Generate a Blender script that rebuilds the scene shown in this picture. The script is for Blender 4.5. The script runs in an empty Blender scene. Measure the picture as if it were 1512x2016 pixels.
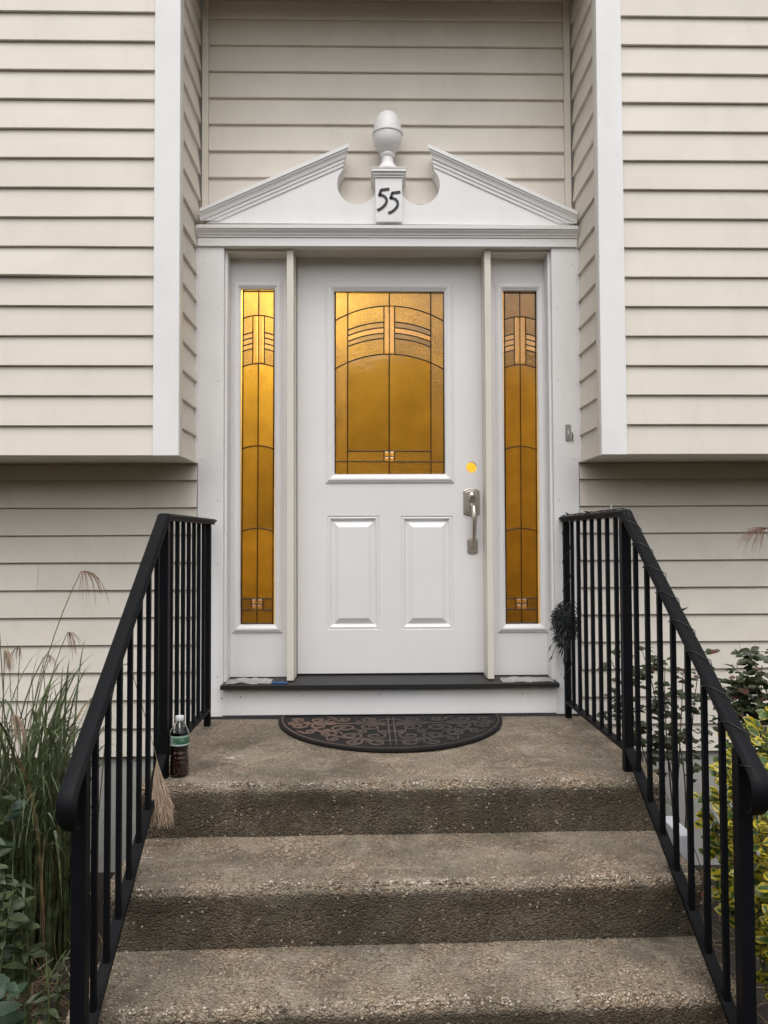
import bpy, bmesh, math, random
from mathutils import Matrix, Vector, noise
from mathutils.geometry import tessellate_polygon
random.seed(7)
C = bpy.context.scene.collection
scene = bpy.context.scene

# ------------------------------------------------------------------ camera
F, VPX, HZ = 1540.0, 727.0, 1060.0            # focal length and vanishing point in photograph pixels (1512 x 2016)
yaw = math.atan((756 - VPX) / F); pitch = math.atan((HZ - 1008) / F); roll = -.0043
ROT = Matrix.Rotation(-yaw, 3, 'Z') @ Matrix.Rotation(math.pi/2 + pitch, 3, 'X') @ Matrix.Rotation(roll, 3, 'Z')
EYE = Vector((0, 0, 1.525))
cd = bpy.data.cameras.new('camera'); cam = bpy.data.objects.new('camera', cd); C.objects.link(cam)
cam.matrix_world = Matrix.Translation(EYE) @ ROT.to_4x4()
cd.sensor_fit = 'VERTICAL'; cd.sensor_height = 36; cd.lens = F / 2016 * 36; cd.clip_start = .05; cd.clip_end = 500
scene.camera = cam

# ------------------------------------------------------------------ sky, sun, exposure
SUN_EL, SUN_AZ = 64, 180
w = bpy.data.worlds.new('World'); scene.world = w; w.use_nodes = True
nt = w.node_tree; nt.nodes.clear()
sk = nt.nodes.new('ShaderNodeTexSky'); sk.sky_type = 'NISHITA'; sk.sun_disc = False
sk.sun_elevation = math.radians(SUN_EL); sk.sun_rotation = math.radians(SUN_AZ)
sk.air_density = 1.0; sk.dust_density = 5.0; sk.ozone_density = 1.0
hs = nt.nodes.new('ShaderNodeHueSaturation'); hs.inputs['Saturation'].default_value = .22     # overcast: the sky is grey
bg = nt.nodes.new('ShaderNodeBackground'); bg.inputs['Strength'].default_value = .15
wo = nt.nodes.new('ShaderNodeOutputWorld')
nt.links.new(sk.outputs[0], hs.inputs['Color']); nt.links.new(hs.outputs[0], bg.inputs[0]); nt.links.new(bg.outputs[0], wo.inputs[0])
sl = bpy.data.lights.new('sun', 'SUN'); sl.energy = .6; sl.angle = math.radians(140); sl.color = (1, .965, .92)
so = bpy.data.objects.new('sun', sl); C.objects.link(so)
so.rotation_euler = (math.radians(90 - SUN_EL), 0, 0)          # shines towards +Y, down
so.location = (0, -6, 8)
vs = scene.view_settings; vs.view_transform = 'Standard'; vs.look = 'None'; vs.gamma = 1; vs.exposure = .62
scene.render.engine = 'CYCLES'
scene.cycles.max_bounces = 8; scene.cycles.transparent_max_bounces = 8; scene.cycles.diffuse_bounces = 4; scene.cycles.glossy_bounces = 3; scene.cycles.transmission_bounces = 6
scene.cycles.caustics_reflective = False

# ------------------------------------------------------------------ pixel helpers (a pixel is only a direction)
def ray(u, v): return ROT @ Vector(((u - 756)/F, -(v - 1008)/F, -1))
def W(u, v, Y): d = ray(u, v); return EYE + d * (Y / d.y)
def G(u, v, Z): d = ray(u, v); return EYE + d * ((Z - EYE.z) / d.z)
def PM(Y):
    """photo pixels -> (x, z) on the upright plane y = Y, with the picture's small roll taken out"""
    r = W(767, 900, Y); s = Y / F
    def f(u, v):
        uu = u + (900 - v) * .0043; vv = v + (u - 767) * .0043
        return (W(uu, 900, Y).x, W(767, vv, Y).z)
    f.s = s
    return f

# ------------------------------------------------------------------ node helpers / materials
def newmat(name):
    m = bpy.data.materials.new(name); m.use_nodes = True
    n = m.node_tree; p = n.nodes['Principled BSDF']
    return m, n, p
def N(n, t, **kw):
    x = n.nodes.new(t)
    for k, v in kw.items():
        if k in x.inputs: x.inputs[k].default_value = v
        else: setattr(x, k, v)
    return x
def ramp(n, src, stops, interp='LINEAR'):
    r = n.nodes.new('ShaderNodeValToRGB'); r.color_ramp.interpolation = interp
    e = r.color_ramp.elements
    while len(e) < len(stops): e.new(.5)
    for i, (p, c) in enumerate(stops):
        e[i].position = p; e[i].color = (*c, 1) if len(c) == 3 else c
    n.links.new(src, r.inputs[0]); return r.outputs[0]
def mixc(n, fac, a, b, mode='MIX'):
    m = n.nodes.new('ShaderNodeMix'); m.data_type = 'RGBA'; m.blend_type = mode
    for sock, val in ((m.inputs[0], fac), (m.inputs[6], a), (m.inputs[7], b)):
        if hasattr(val, 'is_linked'): n.links.new(val, sock)
        elif isinstance(val, tuple): sock.default_value = (*val, 1)
        else: sock.default_value = val
    return m.outputs[2]
def pos(n): return n.nodes.new('ShaderNodeNewGeometry').outputs['Position']
def noise_tex(n, scale, detail=4, rough=.55, vec=None, dist=0):
    t = N(n, 'ShaderNodeTexNoise', Scale=scale, Detail=detail, Roughness=rough, Distortion=dist)
    n.links.new(vec if vec else pos(n), t.inputs['Vector']); return t.outputs[0]
def scaled(n, s):
    m = n.nodes.new('ShaderNodeMapping'); m.inputs['Scale'].default_value = s; n.links.new(pos(n), m.inputs[0]); return m.outputs[0]
def bump(n, p, h, strength=.3, dist=.01, prev=None):
    b = N(n, 'ShaderNodeBump', Strength=strength, Distance=dist); n.links.new(h, b.inputs['Height'])
    if prev: n.links.new(prev, b.inputs['Normal'])
    n.links.new(b.outputs[0], p.inputs['Normal']); return b.outputs[0]

def painted(name, col, rough=.5, var=.06, dirt=0., dirtcol=(.25, .2, .14), chips=0., rnd=.03, grain=(3, 3, 60), gstr=.08):
    m, n, p = newmat(name)
    a = noise_tex(n, 3.5, 5)
    c = mixc(n, ramp(n, a, [(.3, (0,)*3), (.7, (1,)*3)]), tuple(x*(1-var) for x in col), tuple(min(1, x*(1+var*.6)) for x in col))
    oi = n.nodes.new('ShaderNodeObjectInfo')
    hv = n.nodes.new('ShaderNodeMapRange'); hv.inputs[3].default_value = 1-rnd; hv.inputs[4].default_value = 1+rnd
    n.links.new(oi.outputs['Random'], hv.inputs[0])
    mm = n.nodes.new('ShaderNodeVectorMath'); mm.operation = 'SCALE'; n.links.new(c, mm.inputs[0]); n.links.new(hv.outputs[0], mm.inputs['Scale'])
    c = mm.outputs[0]
    if dirt:
        d = noise_tex(n, 9, 6, .7, scaled(n, (1, 1, .35)))
        d2 = ramp(n, d, [(.52, (0,)*3), (.8, (dirt,)*3)])
        c = mixc(n, d2, c, dirtcol)
        sp = noise_tex(n, 140, 2, .5); c = mixc(n, ramp(n, sp, [(.74, (0,)*3), (.78, (dirt,)*3)]), c, dirtcol)
    if chips:
        k = noise_tex(n, 26, 5, .65, scaled(n, (1, 1, 2.2)))
        c = mixc(n, ramp(n, k, [(.70, (0,)*3), (.715, (chips,)*3)], 'LINEAR'), c, (.22, .13, .09))
    n.links.new(c, p.inputs['Base Color']); p.inputs['Roughness'].default_value = rough
    h = noise_tex(n, 14, 6, .6, scaled(n, grain)); bump(n, p, h, gstr, .004)
    return m

def plain(name, col, rough=.5, metal=0., var=.1, scale=20, bstr=.1, bscale=80, spec=.5):
    m, n, p = newmat(name)
    a = noise_tex(n, scale, 4)
    n.links.new(mixc(n, a, tuple(x*(1-var) for x in col), tuple(x*(1+var) for x in col)), p.inputs['Base Color'])
    p.inputs['Roughness'].default_value = rough; p.inputs['Metallic'].default_value = metal; p.inputs['Specular IOR Level'].default_value = spec
    if bstr: bump(n, p, noise_tex(n, bscale, 4), bstr, .003)
    return m

M = {}
M['siding'] = painted('siding_paint', (.695, .643, .565), .55, .05, .12, rnd=.035)
M['siding_low'] = painted('siding_paint_lower', (.70, .648, .57), .55, .06, .18, rnd=.04)
M['white'] = painted('white_trim_paint', (.79, .78, .775), .45, .045, .11, rnd=.01, gstr=.04)
M['chipped'] = painted('chipped_trim_paint', (.77, .76, .75), .5, .04, .07, chips=.75, rnd=.01, gstr=.06)
M['door'] = painted('door_paint', (.76, .745, .745), .38, .02, .03, rnd=.0, gstr=.02, grain=(60, 60, 3))
M['creamjamb'] = painted('cream_jamb_paint', (.68, .64, .56), .5, .04, .1, rnd=.02)
M['iron'] = plain('black_painted_iron', (.004, .0045, .006), .5, 0, .3, 30, .25, 120, .12)
M['sill'] = plain('dark_metal_sill', (.022, .021, .021), .6, .0, .5, 14, .1, 60)
M['black'] = plain('black_rubber_edge', (.01, .01, .01), .5)
M['nickel'] = plain('satin_nickel', (.58, .53, .47), .36, 1, .06, 20, .03)
M['ink'] = plain('black_number_paint', (.006, .006, .008), .4)
M['foundation'] = painted('foundation_parging', (.42, .415, .39), .85, .15, .4, (.12, .10, .07), rnd=0, grain=(2, 2, 2), gstr=.3)
M['hall'] = plain('hall_wall_paint', (.86, .78, .55), .6)
M['oak'] = plain('hall_floor_wood', (.42, .27, .14), .4)
M['came'] = plain('dark_came', (.03, .018, .008), .5, .3)
M['nail'] = plain('nail_rust', (.05, .04, .035), .7)

def glass_mat(name, kind):
    m, n, p = newmat(name)
    out = n.nodes['Material Output']; n.nodes.remove(p)
    if kind == 'hammered': h = noise_tex(n, 150, 2, .6); bs, col = .7, (.64, .60, .42)
    elif kind == 'smooth': h = noise_tex(n, 55, 2, .5, scaled(n, (1, 1, .5))); bs, col = .18, (.57, .53, .36)
    elif kind == 'seedy': h = noise_tex(n, 40, 3, .6, scaled(n, (1.4, 1, .35))); bs, col = .30, (.82, .76, .53)
    else: h = noise_tex(n, 30, 2, .5); bs, col = .15, (.62, .56, .38)
    b = N(n, 'ShaderNodeBump', Strength=bs, Distance=.004); n.links.new(h, b.inputs['Height'])
    tr = N(n, 'ShaderNodeBsdfTranslucent'); 
    cv = noise_tex(n, 9, 5, .6)
    cc = mixc(n, ramp(n, cv, [(.3, (0,)*3), (.75, (1,)*3)]), tuple(x*.74 for x in col), tuple(x*1.1 for x in col))
    oi = n.nodes.new('ShaderNodeObjectInfo'); cc = mixc(n, 1.0, cc, ramp(n, oi.outputs['Random'], [(0, (.80,)*3), (1, (1.12,)*3)]), 'MULTIPLY')
    if kind == 'hammered':
        cc = mixc(n, ramp(n, h, [(.34, (.6,)*3), (.47, (0,)*3)]), cc, tuple(x*.45 for x in col))
    n.links.new(cc, tr.inputs['Color']); n.links.new(b.outputs[0], tr.inputs['Normal'])
    rf = N(n, 'ShaderNodeBsdfGlass', Roughness={'hammered': .35, 'smooth': .4, 'clear': .03, 'seedy': .3}[kind], IOR=1.46)
    rf.inputs['Color'].default_value = (.74, .68, .52, 1); n.links.new(b.outputs[0], rf.inputs['Normal'])
    mx = N(n, 'ShaderNodeMixShader', Fac={'hammered': .35, 'smooth': .25, 'clear': .75, 'seedy': .3}[kind])
    n.links.new(tr.outputs[0], mx.inputs[1]); n.links.new(rf.outputs[0], mx.inputs[2])
    gl = N(n, 'ShaderNodeBsdfGlossy', Roughness=.05)
    b2 = N(n, 'ShaderNodeBump', Strength=.35 if kind == 'hammered' else .12, Distance=.004); n.links.new(noise_tex(n, 60 if kind == 'hammered' else 18, 3, .6), b2.inputs['Height']); n.links.new(b2.outputs[0], gl.inputs['Normal'])
    fr = N(n, 'ShaderNodeFresnel', IOR=1.75); n.links.new(b.outputs[0], fr.inputs['Normal'])
    m2 = N(n, 'ShaderNodeMixShader'); n.links.new(fr.outputs[0], m2.inputs[0]); n.links.new(mx.outputs[0], m2.inputs[1]); n.links.new(gl.outputs[0], m2.inputs[2])
    n.links.new(m2.outputs[0], out.inputs['Surface'])
    return m
for k in ('hammered', 'smooth', 'clear', 'seedy'): M['g_'+k] = glass_mat('art_glass_'+k, k)

def concrete(name, tint, pebble=1.0, dark=0., grime=0.):
    m, n, p = newmat(name)
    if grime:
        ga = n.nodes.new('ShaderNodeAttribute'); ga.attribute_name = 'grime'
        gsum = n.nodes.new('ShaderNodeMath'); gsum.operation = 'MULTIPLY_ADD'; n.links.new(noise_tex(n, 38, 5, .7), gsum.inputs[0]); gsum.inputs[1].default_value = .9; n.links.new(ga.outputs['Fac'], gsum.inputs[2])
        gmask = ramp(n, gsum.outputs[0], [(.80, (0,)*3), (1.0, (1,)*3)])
    P = pos(n)
    wv = N(n, 'ShaderNodeTexNoise', Scale=60, Detail=2); n.links.new(P, wv.inputs['Vector'])
    add = n.nodes.new('ShaderNodeVectorMath'); add.operation = 'MULTIPLY_ADD'
    n.links.new(wv.outputs['Color'], add.inputs[0]); add.inputs[1].default_value = (.012,)*3; n.links.new(P, add.inputs[2])
    v = N(n, 'ShaderNodeTexVoronoi', Scale=150); n.links.new(add.outputs[0], v.inputs['Vector'])
    v2 = N(n, 'ShaderNodeTexVoronoi', Scale=330); n.links.new(add.outputs[0], v2.inputs['Vector'])
    sep = n.nodes.new('ShaderNodeSeparateColor'); n.links.new(v.outputs['Color'], sep.inputs[0])
    stone = ramp(n, sep.outputs[0], [(0, (.06, .045, .034)), (.2, (.15, .115, .085)), (.45, (.29, .23, .17)), (.68, (.37, .295, .22)), (.82, (.24, .15, .10)), (.93, (.55, .49, .41)), (1, (.75, .70, .62))])
    sep2 = n.nodes.new('ShaderNodeSeparateColor'); n.links.new(v2.outputs['Color'], sep2.inputs[0])
    fine = ramp(n, sep2.outputs[0], [(0, (.09, .07, .055)), (.45, (.25, .205, .155)), (.85, (.38, .32, .25)), (1, (.62, .56, .48))])
    big = noise_tex(n, 4.5, 6, .65)
    cover = ramp(n, big, [(.38, (0,)*3), (.58, (1,)*3)])
    c = mixc(n, .55, fine, stone)
    paste = mixc(n, noise_tex(n, 35, 5), (.19, .17, .135), (.29, .265, .22))
    c = mixc(n, cover, paste, c) if pebble >= 1 else mixc(n, .35, paste, c)
    # gaps between the pebbles
    gap = ramp(n, v.outputs['Distance'], [(.0, (1,)*3), (.55, (1,)*3), (.8, (.5,)*3)])
    c = mixc(n, 1.0, c, gap, 'MULTIPLY')
    c = mixc(n, 1.0, c, tint, 'MULTIPLY')
    st = noise_tex(n, 2.6, 7, .72)
    c = mixc(n, ramp(n, st, [(.44, (0,)*3), (.64, (.72,)*3)]), c, (.085, .075, .055))
    lt = noise_tex(n, 5.5, 7, .75, dist=.6)
    c = mixc(n, ramp(n, lt, [(.50, (0,)*3), (.66, (.55 if not dark else .15,)*3)]), c, (.40, .345, .27))
    gy = noise_tex(n, 8, 5, .7)
    c = mixc(n, ramp(n, gy, [(.6, (0,)*3), (.75, (.35,)*3)]), c, (.13, .125, .10))
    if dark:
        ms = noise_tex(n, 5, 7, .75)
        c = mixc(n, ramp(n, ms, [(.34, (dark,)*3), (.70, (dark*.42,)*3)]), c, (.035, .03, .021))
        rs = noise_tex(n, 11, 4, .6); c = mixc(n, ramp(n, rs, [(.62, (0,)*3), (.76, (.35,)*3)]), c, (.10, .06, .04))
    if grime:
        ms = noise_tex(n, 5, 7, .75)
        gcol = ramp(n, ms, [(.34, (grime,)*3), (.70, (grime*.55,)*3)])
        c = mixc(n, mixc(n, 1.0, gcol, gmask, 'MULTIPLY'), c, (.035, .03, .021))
    # scattered pale and dark stones that catch the eye
    v3 = N(n, 'ShaderNodeTexVoronoi', Scale=72); n.links.new(add.outputs[0], v3.inputs['Vector'])
    s3 = n.nodes.new('ShaderNodeSeparateColor'); n.links.new(v3.outputs['Color'], s3.inputs[0])
    core = ramp(n, v3.outputs['Distance'], [(.22, (1,)*3), (.34, (0,)*3)])
    pale = n.nodes.new('ShaderNodeMath'); pale.operation = 'GREATER_THAN'; pale.inputs[1].default_value = .885; n.links.new(s3.outputs[1], pale.inputs[0])
    dk = n.nodes.new('ShaderNodeMath'); dk.operation = 'LESS_THAN'; dk.inputs[1].default_value = .13; n.links.new(s3.outputs[1], dk.inputs[0])
    for msk, colr, amt in ((pale, (.52, .45, .36) if not dark else (.34, .29, .22), .68), (dk, (.045, .036, .028), .75)):
        mu = n.nodes.new('ShaderNodeMath'); mu.operation = 'MULTIPLY'; n.links.new(core, mu.inputs[0]); n.links.new(msk.outputs[0], mu.inputs[1])
        mu2 = n.nodes.new('ShaderNodeMath'); mu2.operation = 'MULTIPLY'; n.links.new(mu.outputs[0], mu2.inputs[0]); mu2.inputs[1].default_value = amt
        c = mixc(n, mu2.outputs[0], c, colr)
    if not dark:     # old paint splash near the bottle
        for (px_, py_, rad) in ((455, 1492, .10), (300, 1690, .07), (1255, 1530, .09)):
            g_ = G(px_, py_, .70 if py_ < 1600 else .51)
            ds = n.nodes.new('ShaderNodeVectorMath'); ds.operation = 'DISTANCE'; n.links.new(P, ds.inputs[0]); ds.inputs[1].default_value = g_
            mr_ = n.nodes.new('ShaderNodeMapRange'); mr_.inputs[1].default_value = rad; mr_.inputs[2].default_value = 0; mr_.inputs[3].default_value = 0; mr_.inputs[4].default_value = .27; n.links.new(ds.outputs['Value'], mr_.inputs[0])
            nz = noise_tex(n, 45, 5, .7, scaled(n, (.5, 1, 1))); sm_ = n.nodes.new('ShaderNodeMath'); sm_.operation = 'ADD'; n.links.new(mr_.outputs[0], sm_.inputs[0]); n.links.new(nz, sm_.inputs[1])
            c = mixc(n, ramp(n, sm_.outputs[0], [(.74, (0,)*3), (.84, (.85,)*3)]), c, (.60, .57, .54))
    n.links.new(c, p.inputs['Base Color']); p.inputs['Roughness'].default_value = .92; p.inputs['Specular IOR Level'].default_value = .25
    b1 = bump(n, p, noise_tex(n, 40, 6, .65), .5, .012)
    inv = n.nodes.new('ShaderNodeMath'); inv.operation = 'SUBTRACT'; inv.inputs[0].default_value = 1; n.links.new(v.outputs['Distance'], inv.inputs[1])
    bump(n, p, inv.outputs[0], .9 * pebble, .007, b1)
    return m
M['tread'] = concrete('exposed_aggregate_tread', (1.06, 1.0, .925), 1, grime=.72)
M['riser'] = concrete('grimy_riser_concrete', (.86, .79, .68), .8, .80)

m, n, p = newmat('loose_pebble'); vq = N(n, 'ShaderNodeTexVoronoi', Scale=95); n.links.new(pos(n), vq.inputs['Vector'])
sq_ = n.nodes.new('ShaderNodeSeparateColor'); n.links.new(vq.outputs['Color'], sq_.inputs[0])
n.links.new(ramp(n, sq_.outputs[0], [(0, (.07, .055, .04)), (.3, (.20, .155, .11)), (.6, (.34, .275, .20)), (.85, (.42, .36, .28)), (1, (.62, .57, .50))]), p.inputs['Base Color']); p.inputs['Roughness'].default_value = .8
M['pebble'] = m

def leafmat(name, col, edge=None, rough=.45, trans=.25, var=.35, edgew=.5):
    m, n, p = newmat(name)
    oi = n.nodes.new('ShaderNodeObjectInfo')
    f = noise_tex(n, 28, 3)
    c = mixc(n, ramp(n, f, [(.35, (0,)*3), (.65, (1,)*3)]), tuple(x*(1-var) for x in col), tuple(x*(1+var) for x in col))
    c = mixc(n, ramp(n, oi.outputs['Random'], [(0, (0,)*3), (1, (.5,)*3)]), c, tuple(x*(.55) for x in col))
    if edge:
        at = n.nodes.new('ShaderNodeAttribute'); at.attribute_name = 'edge'
        e2 = noise_tex(n, 34, 4, .6)
        ad = n.nodes.new('ShaderNodeMath'); ad.operation = 'MULTIPLY_ADD'; n.links.new(e2, ad.inputs[0]); ad.inputs[1].default_value = 1.3; n.links.new(at.outputs['Fac'], ad.inputs[2])
        dv = n.nodes.new('ShaderNodeMath'); dv.operation = 'DIVIDE'; dv.inputs[1].default_value = 2.3; n.links.new(ad.outputs[0], dv.inputs[0]); ad = dv
        c = mixc(n, ramp(n, ad.outputs[0], [(edgew-.07, (0,)*3), (edgew+.07, (1,)*3)]), c, edge)
    n.links.new(c, p.inputs['Base Color']); p.inputs['Roughness'].default_value = rough
    tr = N(n, 'ShaderNodeBsdfTranslucent'); n.links.new(c, tr.inputs['Color'])
    mx = N(n, 'ShaderNodeMixShader', Fac=trans); n.links.new(p.outputs[0], mx.inputs[1]); n.links.new(tr.outputs[0], mx.inputs[2])
    n.links.new(mx.outputs[0], n.nodes['Material Output'].inputs['Surface'])
    return m
M['blade'] = leafmat('grass_blade', (.092, .118, .052), var=.5)
M['dryblade'] = leafmat('dry_grass_blade', (.24, .17, .085), var=.35)
M['culm'] = leafmat('grass_culm', (.11, .11, .04), trans=0)
M['plume'] = leafmat('tan_plume', (.52, .39, .29), trans=.3, rough=.8, var=.2)
M['plumered'] = leafmat('reddish_plume', (.26, .145, .10), trans=.3, rough=.8, var=.2)
M['weed'] = leafmat('weed_leaf', (.058, .078, .032), rough=.5)
M['weed2'] = leafmat('blue_green_weed_leaf', (.030, .060, .034), rough=.5)
M['rose'] = leafmat('rose_leaf', (.048, .062, .028), rough=.4)
M['rosered'] = leafmat('reddish_young_leaf', (.14, .05, .035), rough=.4)
M['stem'] = plain('woody_stem', (.09, .06, .045), .8)
M['greenstem'] = plain('green_stem', (.07, .09, .03), .6)
M['euon'] = leafmat('gold_edged_leaf', (.050, .105, .018), (.50, .40, .035), rough=.32, var=.3, edgew=.44)
M['euong'] = leafmat('green_euonymus_leaf', (.055, .105, .022), (.22, .24, .03), rough=.32, var=.3, edgew=.62)
M['wire'] = plain('dark_green_wire', (.008, .014, .011), .45)
M['bulb'] = plain('clear_mini_bulb', (.25, .26, .26), .15)

# ------------------------------------------------------------------ mesh helpers
class B:
    def __init__(s): s.bm = bmesh.new()
    def box(s, x0, x1, y0, y1, z0, z1):
        v = [s.bm.verts.new(p) for p in ((x0,y0,z0),(x1,y0,z0),(x1,y1,z0),(x0,y1,z0),(x0,y0,z1),(x1,y0,z1),(x1,y1,z1),(x0,y1,z1))]
        for f in ((3,2,1,0),(4,5,6,7),(0,1,5,4),(1,2,6,5),(2,3,7,6),(3,0,4,7)): s.bm.faces.new([v[i] for i in f])
        return s
    def prism(s, poly, fn, a, b):
        """poly of 2-D points, fn(p, t) -> 3-D, between t=a and t=b"""
        A = [s.bm.verts.new(fn(p, a)) for p in poly]; Z = [s.bm.verts.new(fn(p, b)) for p in poly]
        n = len(poly)
        for i in range(n): s.bm.faces.new((A[i], A[(i+1) % n], Z[(i+1) % n], Z[i]))
        if n <= 4: s.bm.faces.new(A[::-1]); s.bm.faces.new(Z)
        else:
            for i, j, k in tessellate_polygon([[Vector((p[0], p[1], 0)) for p in poly]]):
                s.bm.faces.new((A[k], A[j], A[i])); s.bm.faces.new((Z[i], Z[j], Z[k]))
        return s
    def loft(s, rings, cap=True, closed=True):
        R = [[s.bm.verts.new(p) for p in r] for r in rings]; n = len(R[0])
        for a, b in zip(R, R[1:]):
            for i in range(n if closed else n-1): s.bm.faces.new((a[i], a[(i+1) % n], b[(i+1) % n], b[i]))
        if cap and closed:
            for r in (R[0][::-1], R[-1]):
                try: s.bm.faces.new(r)
                except ValueError: pass
        return s
    def tube(s, pts, r, sides=6, cap=True):
        pts = [Vector(p) for p in pts]; rings = []; up = None
        for i, p in enumerate(pts):
            t = (pts[min(i+1, len(pts)-1)] - pts[max(i-1, 0)])
            if t.length < 1e-9: t = Vector((0, 0, 1))
            t.normalize()
            if up is None: up = t.orthogonal().normalized()
            else:
                up = up - t * up.dot(t)
                up = up.normalized() if up.length > 1e-6 else t.orthogonal().normalized()
            sd = t.cross(up); rr = r[i] if isinstance(r, (list, tuple)) else r
            rings.append([p + (up * math.cos(k*2*math.pi/sides) + sd * math.sin(k*2*math.pi/sides)) * rr for k in range(sides)])
        return s.loft(rings, cap)
    def lathe(s, prof, cx, cy, seg=32):
        return s.loft([[(cx + r*math.cos(k*2*math.pi/seg), cy + r*math.sin(k*2*math.pi/seg), z) for k in range(seg)] for r, z in prof])
    def strip(s, pts, widths, side):
        """flat ribbon"""
        a = [s.bm.verts.new(Vector(p) - side * wd) for p, wd in zip(pts, widths)]; b = [s.bm.verts.new(Vector(p) + side * wd) for p, wd in zip(pts, widths)]
        for i in range(len(pts)-1): s.bm.faces.new((a[i], b[i], b[i+1], a[i+1]))
        return s
WLOC = {}
def mk(name, b, mat, parent=None, smooth=False, bev=0., recalc=True, seg=2, label=None):
    """link the shape as ONE mesh object, origin in the middle of its base, under parent"""
    bm = b.bm
    if recalc: bmesh.ops.recalc_face_normals(bm, faces=bm.faces)
    me = bpy.data.meshes.new(name)
    xs = [v.co.x for v in bm.verts]; ys = [v.co.y for v in bm.verts]; zs = [v.co.z for v in bm.verts]
    c = Vector(((min(xs)+max(xs))/2, (min(ys)+max(ys))/2, min(zs)))
    bmesh.ops.translate(bm, verts=bm.verts, vec=-c)
    bm.to_mesh(me); bm.free()
    if smooth:
        for p in me.polygons: p.use_smooth = True
    if smooth == 'auto': me.set_sharp_from_angle(angle=math.radians(32))
    me.materials.append(M[mat] if isinstance(mat, str) else mat)
    o = bpy.data.objects.new(name, me); C.objects.link(o)
    put(o, c, parent)
    if bev:
        md = o.modifiers.new('bevel', 'BEVEL'); md.width = bev; md.segments = seg; md.limit_method = 'ANGLE'; md.angle_limit = math.radians(40)
    if label: o['label'] = label
    return o
def put(o, c, parent):
    WLOC[o.name] = Vector(c)
    o.location = Vector(c) - (WLOC[parent.name] if parent else Vector())
    if parent: o.parent = parent
def inst(src, name, c, parent, rot=None, scale=None):
    o = bpy.data.objects.new(name, src.data) if not isinstance(src, bpy.types.Mesh) else bpy.data.objects.new(name, src)
    C.objects.link(o); put(o, c, parent)
    if rot is not None: o.rotation_euler = rot
    if scale is not None: o.scale = scale if isinstance(scale, (tuple, Vector)) else (scale,)*3
    return o
def thing(name, label, cat, loc=(0, 0, 0), group=None):
    o = bpy.data.objects.new(name, None); C.objects.link(o); o.empty_display_size = .1; put(o, Vector(loc), None)
    o['label'] = label; o['category'] = cat
    if group: o['group'] = group
    return o
def tag(o, label, cat, group=None):
    o['label'] = label; o['category'] = cat
    if group: o['group'] = group
    return o
def struct(o): o['kind'] = 'structure'; return o
def plate(b, x0, x1, z0, z1, yf, yb, rects=(), circs=(), seg=28):
    """upright plate (front at yf) with rectangular and round openings through it"""
    X = sorted({x0, x1} | {round(r[i], 6) for r in rects for i in (0, 1)} | {round(c[0]+s*c[2]*1.3, 6) for c in circs for s in (-1, 1)})
    Z = sorted({z0, z1} | {round(r[i], 6) for r in rects for i in (2, 3)} | {round(c[1]+s*c[2]*1.3, 6) for c in circs for s in (-1, 1)})
    bm = b.bm; V = {}
    def vt(x, y, z):
        k = (round(x, 6), round(y, 6), round(z, 6))
        if k not in V: V[k] = bm.verts.new(k)
        return V[k]
    nx, nz = len(X)-1, len(Z)-1; solid = {}
    for i in range(nx):
        for j in range(nz):
            cx, cz = (X[i]+X[i+1])/2, (Z[j]+Z[j+1])/2
            solid[i, j] = not any(r[0] < cx < r[1] and r[2] < cz < r[3] for r in rects)
    for (i, j), sd in solid.items():
        if not sd: continue
        xa, xb, za, zb = X[i], X[i+1], Z[j], Z[j+1]
        cc = [c for c in circs if abs((xa+xb)/2-c[0]) < 1e-4 and abs((za+zb)/2-c[1]) < 1e-4]
        for y in (yf, yb):
            if cc:
                c = cc[0]; sq = []; ci = []
                for k in range(seg):
                    a = 2*math.pi*k/seg + math.pi/4; m_ = max(abs(math.cos(a)), abs(math.sin(a)))
                    sq.append(vt(c[0]+math.cos(a)/m_*c[2]*1.3, y, c[1]+math.sin(a)/m_*c[2]*1.3)); ci.append(vt(c[0]+math.cos(a)*c[2], y, c[1]+math.sin(a)*c[2]))
                for k in range(seg): bm.faces.new((sq[k], sq[(k+1) % seg], ci[(k+1) % seg], ci[k]))
            else: bm.faces.new((vt(xa, y, za), vt(xb, y, za), vt(xb, y, zb), vt(xa, y, zb)))
        for di, dj, e in ((-1, 0, ((xa, za), (xa, zb))), (1, 0, ((xb, za), (xb, zb))), (0, -1, ((xa, za), (xb, za))), (0, 1, ((xa, zb), (xb, zb)))):
            if not solid.get((i+di, j+dj), False):
                (ax, az), (bx_, bz) = e
                bm.faces.new((vt(ax, yf, az), vt(bx_, yf, bz), vt(bx_, yb, bz), vt(ax, yb, az)))
        if cc:
            c = cc[0]; pt = [(c[0]+math.cos(2*math.pi*k/seg+math.pi/4)*c[2], c[1]+math.sin(2*math.pi*k/seg+math.pi/4)*c[2]) for k in range(seg)]
            for k in range(seg):
                (ax, az), (bx_, bz) = pt[k], pt[(k+1) % seg]
                bm.faces.new((vt(ax, yf, az), vt(bx_, yf, bz), vt(bx_, yb, bz), vt(ax, yb, az)))
    return b
def nested(b, rect, prof, cap):
    """mitred moulding: rings of a rectangle inset by prof[i][0] at y = prof[i][1]"""
    x0, x1, z0, z1 = rect
    rings = [[(x0+i, y, z0+i), (x1-i, y, z0+i), (x1-i, y, z1-i), (x0+i, y, z1-i)] for i, y in prof]
    R = [[b.bm.verts.new(p) for p in r] for r in rings]
    for a, c in zip(R, R[1:]):
        for k in range(4): b.bm.faces.new((a[k], a[(k+1) % 4], c[(k+1) % 4], c[k]))
    if cap: b.bm.faces.new(R[-1])
    return b

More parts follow.
